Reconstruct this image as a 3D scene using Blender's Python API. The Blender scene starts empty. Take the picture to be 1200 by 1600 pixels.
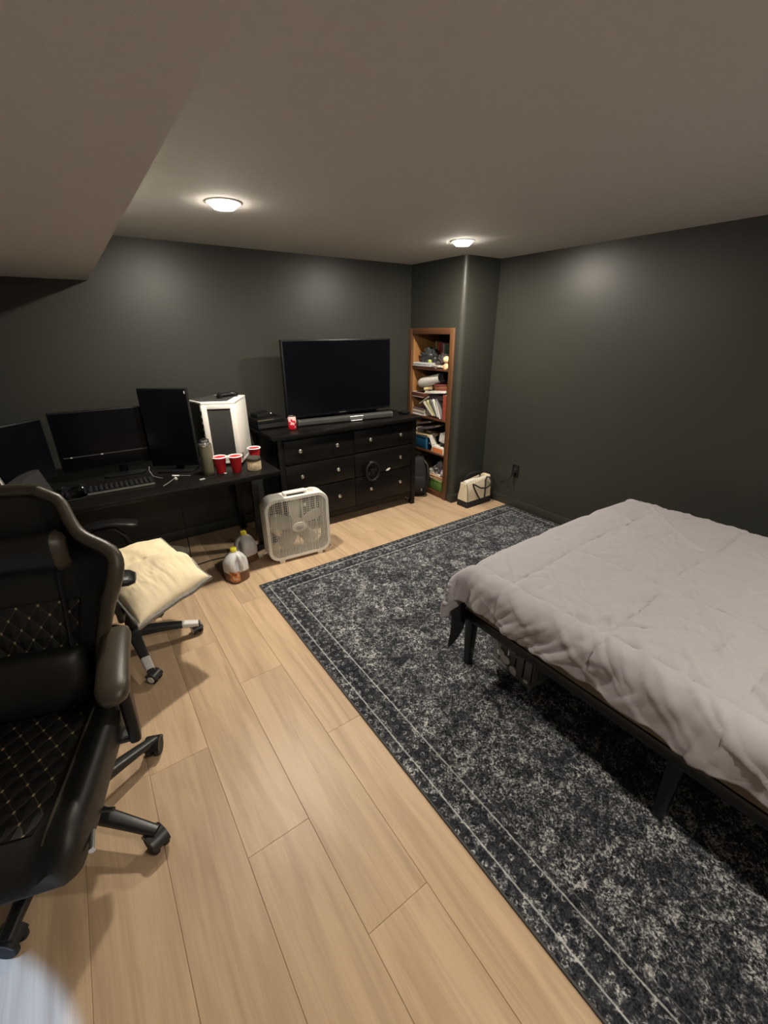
import bpy, bmesh, math, random
from mathutils import Vector, Matrix, noise, Euler
S = bpy.context.scene
COL = S.collection
R = math.radians
PI = math.pi
random.seed(7)

# ---------------------------------------------------------------- camera, world, exposure
CAM_H = 1.6
pitch, yaw, roll = R(23.13), R(35.01), R(-0.25)
fh = Vector((math.sin(yaw), math.cos(yaw), 0)); r0 = Vector((math.cos(yaw), -math.sin(yaw), 0)); upv = Vector((0, 0, 1))
fw = fh * math.cos(pitch) - upv * math.sin(pitch); c0 = fh * math.sin(pitch) + upv * math.cos(pitch)
rt = r0 * math.cos(roll) + c0 * math.sin(roll); cu = c0 * math.cos(roll) - r0 * math.sin(roll)
cam = bpy.data.cameras.new('camera'); camo = bpy.data.objects.new('camera', cam); COL.objects.link(camo)
cam.sensor_fit = 'VERTICAL'; cam.sensor_height = 36; cam.lens = 665 / 1600 * 36; cam.clip_start = 0.02
mw = Matrix((rt, cu, -fw)).transposed().to_4x4(); mw.translation = Vector((0, 0, CAM_H)); camo.matrix_world = mw
S.camera = camo
S.view_settings.view_transform = 'Standard'; S.view_settings.look = 'None'
S.view_settings.gamma = 1; S.view_settings.use_curve_mapping = False
S.view_settings.exposure = 0.0
W = bpy.data.worlds.new('world'); S.world = W; W.use_nodes = True
W.node_tree.nodes['Background'].inputs[0].default_value = (0.02, 0.02, 0.025, 1)
W.node_tree.nodes['Background'].inputs[1].default_value = 0.3
LAMP_POWER = 1680.0          # emission strength of each ceiling light's lens
LAMP_COLOUR = (1.0, 0.91, 0.77)
ROOM_X0, ROOM_X1, ROOM_Y0, ROOM_Y1, CEIL = -1.9, 3.257, -1.5, 3.585, 2.162

# ---------------------------------------------------------------- materials
MATS = {}
def mat(name, col, rough=0.5, metal=0.0, var=0.0, vscale=8.0, bump=0.0, bscale=60.0, spec=0.5, coat=0.0, sheen=0.0, emit=0.0, ecol=None, trans=0.0):
    if name in MATS: return MATS[name]
    m = bpy.data.materials.new(name); m.use_nodes = True; nt = m.node_tree; N = nt.nodes; L = nt.links
    b = N['Principled BSDF']
    b.inputs['Base Color'].default_value = (*col, 1); b.inputs['Roughness'].default_value = rough
    b.inputs['Metallic'].default_value = metal; b.inputs['Specular IOR Level'].default_value = spec
    b.inputs['Coat Weight'].default_value = coat; b.inputs['Sheen Weight'].default_value = sheen
    if trans: b.inputs['Transmission Weight'].default_value = trans
    if emit:
        b.inputs['Emission Color'].default_value = (*(ecol or col), 1); b.inputs['Emission Strength'].default_value = emit
    tc = N.new('ShaderNodeTexCoord')
    if var or True:
        nz = N.new('ShaderNodeTexNoise'); nz.inputs['Scale'].default_value = vscale; nz.inputs['Detail'].default_value = 4
        L.new(tc.outputs['Object'], nz.inputs['Vector'])
        mx = N.new('ShaderNodeMix'); mx.data_type = 'RGBA'
        lo = tuple(c * (1 - var) for c in col); hi = tuple(min(1, c * (1 + var)) for c in col)
        mx.inputs[6].default_value = (*lo, 1); mx.inputs[7].default_value = (*hi, 1)
        L.new(nz.outputs['Fac'], mx.inputs[0]); L.new(mx.outputs[2], b.inputs['Base Color'])
    if bump:
        nb = N.new('ShaderNodeTexNoise'); nb.inputs['Scale'].default_value = bscale; nb.inputs['Detail'].default_value = 3
        L.new(tc.outputs['Object'], nb.inputs['Vector'])
        bp = N.new('ShaderNodeBump'); bp.inputs['Strength'].default_value = bump; bp.inputs['Distance'].default_value = 0.005
        L.new(nb.outputs['Fac'], bp.inputs['Height']); L.new(bp.outputs['Normal'], b.inputs['Normal'])
    MATS[name] = m; return m

def wood(name, c1, c2, rough=0.4, axis='X', scale=3.0, spec=0.5):
    m = bpy.data.materials.new(name); m.use_nodes = True; nt = m.node_tree; N = nt.nodes; L = nt.links
    b = N['Principled BSDF']; b.inputs['Roughness'].default_value = rough; b.inputs['Specular IOR Level'].default_value = spec
    tc = N.new('ShaderNodeTexCoord'); mp = N.new('ShaderNodeMapping')
    s = [14.0, 14.0, 14.0]; s['XYZ'.index(axis)] = 0.9
    mp.inputs['Scale'].default_value = [v * scale / 3 for v in s]
    L.new(tc.outputs['Object'], mp.inputs['Vector'])
    nz = N.new('ShaderNodeTexNoise'); nz.inputs['Scale'].default_value = 2.5; nz.inputs['Detail'].default_value = 8; nz.inputs['Distortion'].default_value = 0.6
    L.new(mp.outputs[0], nz.inputs['Vector'])
    cr = N.new('ShaderNodeValToRGB'); cr.color_ramp.elements[0].position = 0.3; cr.color_ramp.elements[1].position = 0.7
    cr.color_ramp.elements[0].color = (*c1, 1); cr.color_ramp.elements[1].color = (*c2, 1)
    L.new(nz.outputs['Fac'], cr.inputs[0]); L.new(cr.outputs[0], b.inputs['Base Color'])
    bp = N.new('ShaderNodeBump'); bp.inputs['Strength'].default_value = 0.12; bp.inputs['Distance'].default_value = 0.002
    L.new(nz.outputs['Fac'], bp.inputs['Height']); L.new(bp.outputs[0], b.inputs['Normal'])
    MATS[name] = m; return m

def node(N, t, **kw):
    n = N.new(t)
    for k, v in kw.items(): setattr(n, k, v)
    return n

def plank_material():
    m = bpy.data.materials.new('oak_vinyl_plank'); m.use_nodes = True; nt = m.node_tree; N = nt.nodes; L = nt.links
    b = N['Principled BSDF']; b.inputs['Roughness'].default_value = 0.42; b.inputs['Specular IOR Level'].default_value = 0.42
    tc = N.new('ShaderNodeTexCoord'); oi = N.new('ShaderNodeObjectInfo')
    off = node(N, 'ShaderNodeVectorMath', operation='SCALE'); off.inputs[0].default_value = (37.0, 91.0, 13.0)
    L.new(oi.outputs['Random'], off.inputs['Scale'])
    ad = node(N, 'ShaderNodeVectorMath', operation='ADD'); L.new(tc.outputs['Object'], ad.inputs[0]); L.new(off.outputs[0], ad.inputs[1])
    mp = N.new('ShaderNodeMapping'); mp.inputs['Scale'].default_value = (9.0, 0.75, 1.0); L.new(ad.outputs[0], mp.inputs['Vector'])
    n1 = N.new('ShaderNodeTexNoise'); n1.inputs['Scale'].default_value = 1.6; n1.inputs['Detail'].default_value = 6; n1.inputs['Distortion'].default_value = 1.1
    L.new(mp.outputs[0], n1.inputs['Vector'])
    mp2 = N.new('ShaderNodeMapping'); mp2.inputs['Scale'].default_value = (110.0, 3.0, 1.0); L.new(ad.outputs[0], mp2.inputs['Vector'])
    n2 = N.new('ShaderNodeTexNoise'); n2.inputs['Scale'].default_value = 1.5; n2.inputs['Detail'].default_value = 3; L.new(mp2.outputs[0], n2.inputs['Vector'])
    cr = N.new('ShaderNodeValToRGB'); e = cr.color_ramp.elements
    e[0].position = 0.30; e[0].color = (0.40, 0.275, 0.170, 1); e[1].position = 0.62; e[1].color = (0.55, 0.395, 0.255, 1)
    L.new(n1.outputs['Fac'], cr.inputs[0])
    fine = node(N, 'ShaderNodeMix', data_type='RGBA', blend_type='MULTIPLY'); fine.inputs[0].default_value = 0.18
    c2 = N.new('ShaderNodeValToRGB'); c2.color_ramp.elements[0].color = (0.62, 0.58, 0.54, 1); c2.color_ramp.elements[0].position = 0.35; c2.color_ramp.elements[1].position = 0.6
    L.new(n2.outputs['Fac'], c2.inputs[0]); L.new(cr.outputs[0], fine.inputs[6]); L.new(c2.outputs[0], fine.inputs[7])
    hv = N.new('ShaderNodeHueSaturation'); mr = N.new('ShaderNodeMapRange'); mr.inputs['To Min'].default_value = 0.95; mr.inputs['To Max'].default_value = 1.10
    L.new(oi.outputs['Random'], mr.inputs['Value']); L.new(mr.outputs[0], hv.inputs['Value']); L.new(fine.outputs[2], hv.inputs['Color'])
    L.new(hv.outputs[0], b.inputs['Base Color'])
    bp = N.new('ShaderNodeBump'); bp.inputs['Strength'].default_value = 0.05; bp.inputs['Distance'].default_value = 0.001
    L.new(n2.outputs['Fac'], bp.inputs['Height']); L.new(bp.outputs[0], b.inputs['Normal'])
    return m

def rug_material(hx, hy):
    """distressed dark oriental rug: two pale border lines, motif borders, worn field; coordinates centred on the rug"""
    m = bpy.data.materials.new('distressed_rug'); m.use_nodes = True; nt = m.node_tree; N = nt.nodes; L = nt.links
    b = N['Principled BSDF']; b.inputs['Roughness'].default_value = 0.95; b.inputs['Specular IOR Level'].default_value = 0.1
    tc = N.new('ShaderNodeTexCoord'); sep = N.new('ShaderNodeSeparateXYZ'); L.new(tc.outputs['Object'], sep.inputs[0])
    def mth(op, a, bb=None, clamp=False):
        n = node(N, 'ShaderNodeMath', operation=op); n.use_clamp = clamp
        for i, v in enumerate((a, bb)):
            if v is None: continue
            if isinstance(v, (int, float)): n.inputs[i].default_value = v
            else: L.new(v, n.inputs[i])
        return n.outputs[0]
    def nzt(scale, detail=3, dist=0.0, vec=None, rough=0.5):
        n = N.new('ShaderNodeTexNoise'); n.inputs['Scale'].default_value = scale; n.inputs['Detail'].default_value = detail
        n.inputs['Distortion'].default_value = dist; n.inputs['Roughness'].default_value = rough
        L.new(vec or tc.outputs['Object'], n.inputs['Vector']); return n.outputs['Fac']
    def ramp(v, p0, p1):
        n = N.new('ShaderNodeMapRange'); n.inputs['From Min'].default_value = p0; n.inputs['From Max'].default_value = p1
        L.new(v, n.inputs['Value']); return n.outputs[0]
    ax = mth('ABSOLUTE', sep.outputs[0]); ay = mth('ABSOLUTE', sep.outputs[1])
    dx = mth('SUBTRACT', hx, ax); dy = mth('SUBTRACT', hy, ay); d0 = mth('MINIMUM', dx, dy)
    wob = mth('MULTIPLY', mth('SUBTRACT', nzt(60, 2), 0.5), 0.006)
    d = mth('ADD', d0, wob)
    def line(at, w): return mth('SUBTRACT', 1.0, ramp(mth('ABSOLUTE', mth('SUBTRACT', d, at)), w * 0.5, w), clamp=True)
    lines = mth('MAXIMUM', mth('MAXIMUM', line(0.052, 0.0045), line(0.152, 0.0045)), mth('MULTIPLY', line(0.182, 0.003), 0.55))
    # flower rosettes from voronoi cells
    def motif(scale, r_in, r_out, rnd=0.35):
        v = N.new('ShaderNodeTexVoronoi'); v.inputs['Scale'].default_value = scale; v.inputs['Randomness'].default_value = rnd
        v.voronoi_dimensions = '2D'; L.new(tc.outputs['Object'], v.inputs['Vector'])
        dd = mth('ADD', v.outputs['Distance'], mth('MULTIPLY', mth('SUBTRACT', nzt(scale * 7, 2), 0.5), 0.25))
        ring = mth('SUBTRACT', 1.0, ramp(mth('ABSOLUTE', mth('SUBTRACT', dd, r_in)), 0.02, r_out), clamp=True)
        return ring
    small = motif(24, 0.16, 0.12, 0.3); big = motif(9, 0.22, 0.10, 0.25); leaf = motif(15, 0.30, 0.09, 0.8)
    inborder = mth('SUBTRACT', 1.0, ramp(d, 0.180, 0.184), clamp=True)
    outer = mth('SUBTRACT', 1.0, ramp(d, 0.050, 0.053), clamp=True)
    pat = mth('MAXIMUM', mth('MULTIPLY', mth('MAXIMUM', small, mth('MULTIPLY', big, 0.8)), mth('MULTIPLY', inborder, 0.75)),
              mth('MULTIPLY', mth('MAXIMUM', leaf, mth('MULTIPLY', big, 0.7)), mth('MULTIPLY', mth('SUBTRACT', 1.0, inborder), 0.42)))
    # worn pile speckle
    sp1 = ramp(nzt(135, 4, 0.4, rough=0.7), 0.46, 0.60); sp2 = ramp(nzt(46, 5, 0.8, rough=0.65), 0.44, 0.66); sp3 = ramp(nzt(8.5, 4, 0.8), 0.36, 0.64)
    wear = mth('MULTIPLY', mth('ADD', mth('MULTIPLY', sp1, 0.46), mth('MULTIPLY', sp2, 0.56)), mth('ADD', mth('MULTIPLY', sp3, 0.62), 0.42))
    patw = mth('MULTIPLY', pat, mth('ADD', mth('MULTIPLY', sp1, 0.8), 0.45))
    tot = mth('MAXIMUM', mth('ADD', mth('MULTIPLY', mth('MULTIPLY', wear, mth('SUBTRACT', 1.0, mth('MULTIPLY', inborder, 0.35))), 1.24), mth('MULTIPLY', patw, 0.62)), mth('MULTIPLY', lines, mth('ADD', 0.72, mth('MULTIPLY', sp2, 0.28))), clamp=True)
    cr = N.new('ShaderNodeValToRGB'); e = cr.color_ramp.elements
    e[0].position = 0.0; e[0].color = (0.0085, 0.0092, 0.0125, 1); e[1].position = 1.0; e[1].color = (0.56, 0.56, 0.55, 1)
    k = e.new(0.36); k.color = (0.058, 0.061, 0.071, 1); k2 = e.new(0.62); k2.color = (0.21, 0.212, 0.218, 1)
    L.new(tot, cr.inputs[0])
    edge = mth('SUBTRACT', 1.0, ramp(d0, 0.006, 0.008), clamp=True)
    mx = node(N, 'ShaderNodeMix', data_type='RGBA'); L.new(edge, mx.inputs[0]); L.new(cr.outputs[0], mx.inputs[6]); mx.inputs[7].default_value = (0.085, 0.082, 0.08, 1)
    L.new(mx.outputs[2], b.inputs['Base Color'])
    bp = N.new('ShaderNodeBump'); bp.inputs['Strength'].default_value = 0.35; bp.inputs['Distance'].default_value = 0.002
    L.new(sp1, bp.inputs['Height']); L.new(bp.outputs[0], b.inputs['Normal'])
    return m

def quilt_material():
    """black leather with gold diamond stitching"""
    m = bpy.data.materials.new('quilted_leather'); m.use_nodes = True; nt = m.node_tree; N = nt.nodes; L = nt.links
    b = N['Principled BSDF']; b.inputs['Roughness'].default_value = 0.45
    uv = N.new('ShaderNodeUVMap'); sep = N.new('ShaderNodeSeparateXYZ'); L.new(uv.outputs[0], sep.inputs[0])
    def mth(op, a, bb=None, clamp=False):
        n = node(N, 'ShaderNodeMath', operation=op); n.use_clamp = clamp
        for i, v in enumerate((a, bb)):
            if v is None: continue
            if isinstance(v, (int, float)): n.inputs[i].default_value = v
            else: L.new(v, n.inputs[i])
        return n.outputs[0]
    p = mth('DIVIDE', mth('ADD', sep.outputs[0], mth('MULTIPLY', sep.outputs[1], 0.8)), 0.062); q = mth('DIVIDE', mth('SUBTRACT', sep.outputs[0], mth('MULTIPLY', sep.outputs[1], 0.8)), 0.062)
    fp = mth('ABSOLUTE', mth('SUBTRACT', mth('FRACT', p), 0.5)); fq = mth('ABSOLUTE', mth('SUBTRACT', mth('FRACT', q), 0.5))
    ln = mth('GREATER_THAN', mth('MAXIMUM', fp, fq), 0.475)
    kn = mth('MULTIPLY', mth('GREATER_THAN', mth('MINIMUM', fp, fq), 0.425), 1.0)
    fac = mth('MAXIMUM', mth('MULTIPLY', ln, 0.10), mth('MULTIPLY', kn, 0.7))
    mx = node(N, 'ShaderNodeMix', data_type='RGBA'); L.new(fac, mx.inputs[0])
    mx.inputs[6].default_value = (0.0085, 0.0078, 0.0068, 1); mx.inputs[7].default_value = (0.42, 0.33, 0.18, 1)
    L.new(mx.outputs[2], b.inputs['Base Color'])
    h = mth('SUBTRACT', 0.5, mth('MAXIMUM', fp, fq)); bp = N.new('ShaderNodeBump'); bp.inputs['Strength'].default_value = 0.7; bp.inputs['Distance'].default_value = 0.012
    L.new(h, bp.inputs['Height']); L.new(bp.outputs[0], b.inputs['Normal'])
    return m

def liquid_jug_material(zfill):
    """translucent milk-jug plastic, brown tea showing through below the fill line"""
    m = bpy.data.materials.new('jug_plastic'); m.use_nodes = True; nt = m.node_tree; N = nt.nodes; L = nt.links
    b = N['Principled BSDF']; b.inputs['Roughness'].default_value = 0.35
    b.inputs['Subsurface Weight'].default_value = 0.0
    tc = N.new('ShaderNodeTexCoord'); sep = N.new('ShaderNodeSeparateXYZ'); L.new(tc.outputs['Object'], sep.inputs[0])
    g = N.new('ShaderNodeMapRange'); g.inputs['From Min'].default_value = zfill - 0.003; g.inputs['From Max'].default_value = zfill + 0.003; L.new(sep.outputs[2], g.inputs['Value'])
    mx = node(N, 'ShaderNodeMix', data_type='RGBA'); L.new(g.outputs[0], mx.inputs[0])
    mx.inputs[6].default_value = (0.16, 0.075, 0.045, 1); mx.inputs[7].default_value = (0.62, 0.62, 0.62, 1)
    L.new(mx.outputs[2], b.inputs['Base Color'])
    return m

# ---------------------------------------------------------------- mesh helpers
def NB(): return bmesh.new()
def merge(bm, t, mtx=None):
    if mtx is not None: bmesh.ops.transform(t, matrix=mtx, verts=t.verts)
    me = bpy.data.meshes.new('tmp'); t.to_mesh(me); t.free(); bm.from_mesh(me); bpy.data.meshes.remove(me); return bm
def TR(loc=(0, 0, 0), rot=(0, 0, 0)): return Matrix.Translation(loc) @ Euler(rot).to_matrix().to_4x4()
def box(bm, c, s, bev=0.0, seg=2, rot=(0, 0, 0)):
    t = bmesh.new(); bmesh.ops.create_cube(t, size=1); bmesh.ops.scale(t, vec=s, verts=t.verts)
    if bev: bmesh.ops.bevel(t, geom=t.edges[:], offset=min(bev, min(s) * 0.49), segments=seg, profile=0.5, affect='EDGES')
    return merge(bm, t, TR(c, rot))
def b2(bm, x0, x1, y0, y1, z0, z1, bev=0.0, seg=2): return box(bm, ((x0 + x1) / 2, (y0 + y1) / 2, (z0 + z1) / 2), (x1 - x0, y1 - y0, z1 - z0), bev, seg)
def tube(bm, pts, r, seg=8, closed=False, caps=True, flat=1.0):
    pts = [Vector(p) for p in pts]; n = len(pts); rs = r if isinstance(r, (list, tuple)) else [r] * n
    rings = []; up = Vector((0, 0, 1)); prev = None
    for i, p in enumerate(pts):
        if closed: t = pts[(i + 1) % n] - pts[i - 1]
        else: t = pts[min(i + 1, n - 1)] - pts[max(i - 1, 0)]
        t.normalize()
        if prev is None:
            a = up if abs(t.z) < 0.9 else Vector((1, 0, 0)); u = t.cross(a).normalized()
        else:
            u = (prev - t * prev.dot(t)); u = u.normalized() if u.length > 1e-6 else t.orthogonal().normalized()
        prev = u; v = t.cross(u)
        rings.append([bm.verts.new(p + (u * math.cos(2 * PI * k / seg) + v * math.sin(2 * PI * k / seg) * flat) * rs[i]) for k in range(seg)])
    for i in range(n if closed else n - 1):
        A, B = rings[i], rings[(i + 1) % n]
        for k in range(seg): bm.faces.new((A[k], A[(k + 1) % seg], B[(k + 1) % seg], B[k]))
    if caps and not closed: bm.faces.new(list(reversed(rings[0]))); bm.faces.new(rings[-1])
    return bm
def cyl(bm, p0, p1, r0_, r1_=None, seg=20): return tube(bm, [p0, p1], [r0_, r0_ if r1_ is None else r1_], seg)
def lathe(bm, prof, seg=24, mtx=None):
    t = bmesh.new(); rings = []
    for r, z in prof:
        if r < 1e-6: rings.append([t.verts.new((0, 0, z))])
        else: rings.append([t.verts.new((r * math.cos(2 * PI * k / seg), r * math.sin(2 * PI * k / seg), z)) for k in range(seg)])
    for A, B in zip(rings, rings[1:]):
        for k in range(seg):
            if len(A) == 1 and len(B) == 1: continue
            if len(A) == 1: t.faces.new((A[0], B[(k + 1) % seg], B[k])[::-1])
            elif len(B) == 1: t.faces.new((A[k], A[(k + 1) % seg], B[0]))
            else: t.faces.new((A[k], A[(k + 1) % seg], B[(k + 1) % seg], B[k]))
    for Rg, rev in ((rings[0], True), (rings[-1], False)):
        if len(Rg) > 2: t.faces.new(Rg[::-1] if rev else Rg)
    bmesh.ops.recalc_face_normals(t, faces=t.faces)
    return merge(bm, t, mtx)
def prism(bm, poly, h, mtx=None, bev=0.0, seg=2):
    t = bmesh.new(); a = [t.verts.new((x, y, -h / 2)) for x, y in poly]; c = [t.verts.new((x, y, h / 2)) for x, y in poly]; n = len(poly)
    t.faces.new(a[::-1]); t.faces.new(c)
    for i in range(n): t.faces.new((a[i], a[(i + 1) % n], c[(i + 1) % n], c[i]))
    bmesh.ops.recalc_face_normals(t, faces=t.faces)
    if bev:
        eds = [e for e in t.edges if e.verts[0].co.z * e.verts[1].co.z > 0]
        bmesh.ops.bevel(t, geom=eds, offset=bev, segments=seg, profile=0.5, affect='EDGES')
    return merge(bm, t, mtx)
def loft(bm, rings, cap=True, closed=True):
    vs = [[bm.verts.new(p) for p in ring] for ring in rings]; n = len(vs[0])
    for A, B in zip(vs, vs[1:]):
        for k in range(n if closed else n - 1): bm.faces.new((A[k], A[(k + 1) % n], B[(k + 1) % n], B[k]))
    if cap and closed: bm.faces.new(vs[0][::-1]); bm.faces.new(vs[-1])
    return bm
def rrect(w, h, r, seg=6):
    out = []
    for cx, cy, a0 in ((w / 2 - r, h / 2 - r, 0), (-w / 2 + r, h / 2 - r, 90), (-w / 2 + r, -h / 2 + r, 180), (w / 2 - r, -h / 2 + r, 270)):
        for i in range(seg + 1):
            a = R(a0 + 90 * i / seg); out.append((cx + r * math.cos(a), cy + r * math.sin(a)))
    return out
def superq(a, e):
    c, s = math.cos(a), math.sin(a)
    return math.copysign(abs(c) ** e, c), math.copysign(abs(s) ** e, s)
def cushion(bm, sx, sy, sz, n=28, e=0.35, crown=1.0, mtx=None, lump=0.0, seed=0):
    """pillow: rounded-rectangle outline, thick middle, thin edge"""
    t = bmesh.new()
    def P(i, j, side):
        u = -1 + 2 * i / n; v = -1 + 2 * j / n
        k = max(abs(u), abs(v)); x, y = u, v
        l = (abs(u) ** 4 + abs(v) ** 4) ** 0.25
        if k > 0: x, y = u * (1 - e * 0.25 * min(abs(u), abs(v)) ** 2), v * (1 - e * 0.25 * min(abs(u), abs(v)) ** 2)
        th = max(0.0, (1 - u ** 4) * (1 - v ** 4)) ** 0.42 * crown
        z = side * th * sz / 2
        if lump: z += lump * noise.noise(Vector((u * 2.3 + seed, v * 2.3, seed * 1.7))) * th
        return Vector((x * sx / 2, y * sy / 2, z))
    top = [[t.verts.new(P(i, j, 1)) for j in range(n + 1)] for i in range(n + 1)]
    bot = [[(top[i][j] if i in (0, n) or j in (0, n) else t.verts.new(P(i, j, -1))) for j in range(n + 1)] for i in range(n + 1)]
    for i in range(n):
        for j in range(n):
            t.faces.new((top[i][j], top[i + 1][j], top[i + 1][j + 1], top[i][j + 1]))
            t.faces.new((bot[i][j], bot[i][j + 1], bot[i + 1][j + 1], bot[i + 1][j]))
    return merge(bm, t, mtx)
def obj(name, bm, m, parent=None, loc=None, rot=None, angle=40):
    me = bpy.data.meshes.new(name)
    if isinstance(bm, bmesh.types.BMesh):
        bm.to_mesh(me); bm.free()
    else: me = bm
    if m and not me.materials: me.materials.append(m)
    for p in me.polygons: p.use_smooth = True
    try: me.set_sharp_from_angle(angle=R(angle))
    except Exception: pass
    o = bpy.data.objects.new(name, me); COL.objects.link(o)
    if parent: o.parent = parent
    if loc is not None: o.location = loc
    if rot is not None: o.rotation_euler = rot
    return o
def tag(o, label, cat=None, group=None, kind=None):
    if label: o['label'] = label
    if cat: o['category'] = cat
    if group: o['group'] = group
    if kind: o['kind'] = kind
    return o
def thing(name, label, cat, loc=(0, 0, 0), rz=0.0, group=None):
    o = bpy.data.objects.new(name, None); COL.objects.link(o); o.empty_display_size = 0.05
    o.location = loc; o.rotation_euler = (0, 0, rz); return tag(o, label, cat, group)
def copy_tree(o, parent=None):
    c = o.copy(); COL.objects.link(c); c.parent = parent
    for ch in list(o.children): copy_tree(ch, c)
    return c
def struct(name, bm, m, label=None):
    o = obj(name, bm, m); o['kind'] = 'structure'
    if label: o['label'] = label
    return o

# ---------------------------------------------------------------- shared materials
M_WALL = mat('dark_green_wall_paint', (0.035, 0.0358, 0.030), 0.40, var=0.06, vscale=3, bump=0.10, bscale=160, spec=0.40)
M_CEIL = mat('taupe_ceiling_paint', (0.58, 0.57, 0.545), 0.9, var=0.05, vscale=30, bump=0.35, bscale=230, spec=0.2)
M_BLACKW = wood('black_brown_wood', (0.004, 0.0038, 0.0035), (0.0085, 0.0075, 0.0065), 0.33, 'X', spec=0.22)
M_BLACKP = mat('black_plastic', (0.006, 0.006, 0.0065), 0.42, spec=0.35)
M_BLACKM = mat('black_metal', (0.010, 0.010, 0.010), 0.32, spec=0.5)
M_GLOSSB = mat('black_screen', (0.0025, 0.0025, 0.004), 0.16, spec=0.18)
M_CHROME = mat('brushed_steel', (0.62, 0.61, 0.58), 0.28, metal=1.0)
M_WHITEP = mat('white_plastic', (0.80, 0.78, 0.73), 0.42)
M_LEATH = mat('black_leather', (0.0085, 0.0078, 0.0065), 0.50, var=0.15, vscale=20, bump=0.12, bscale=420)
M_LEATHW = mat('worn_brown_black_leather', (0.046, 0.037, 0.024), 0.40, var=0.5, vscale=9, bump=0.12, bscale=420)
M_QUILT = quilt_material()
M_CAB = wood('brown_stained_wood', (0.075, 0.032, 0.014), (0.15, 0.068, 0.028), 0.42, 'Z')
M_CABX = wood('brown_stained_shelf', (0.07, 0.026, 0.012), (0.13, 0.052, 0.022), 0.45, 'Y')
M_CABIN = wood('honey_stained_wood', (0.26, 0.125, 0.042), (0.40, 0.20, 0.07), 0.5, 'Z')
M_RUBBER = mat('black_rubber', (0.012, 0.012, 0.012), 0.7)
M_DARKFAB = mat('black_nylon', (0.007, 0.007, 0.0075), 0.75, bump=0.25, bscale=500)
M_BEDFAB = mat('grey_mauve_cotton', (0.365, 0.347, 0.368), 0.85, var=0.05, vscale=14, bump=0.10, bscale=700, spec=0.25, sheen=0.15)

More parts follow.
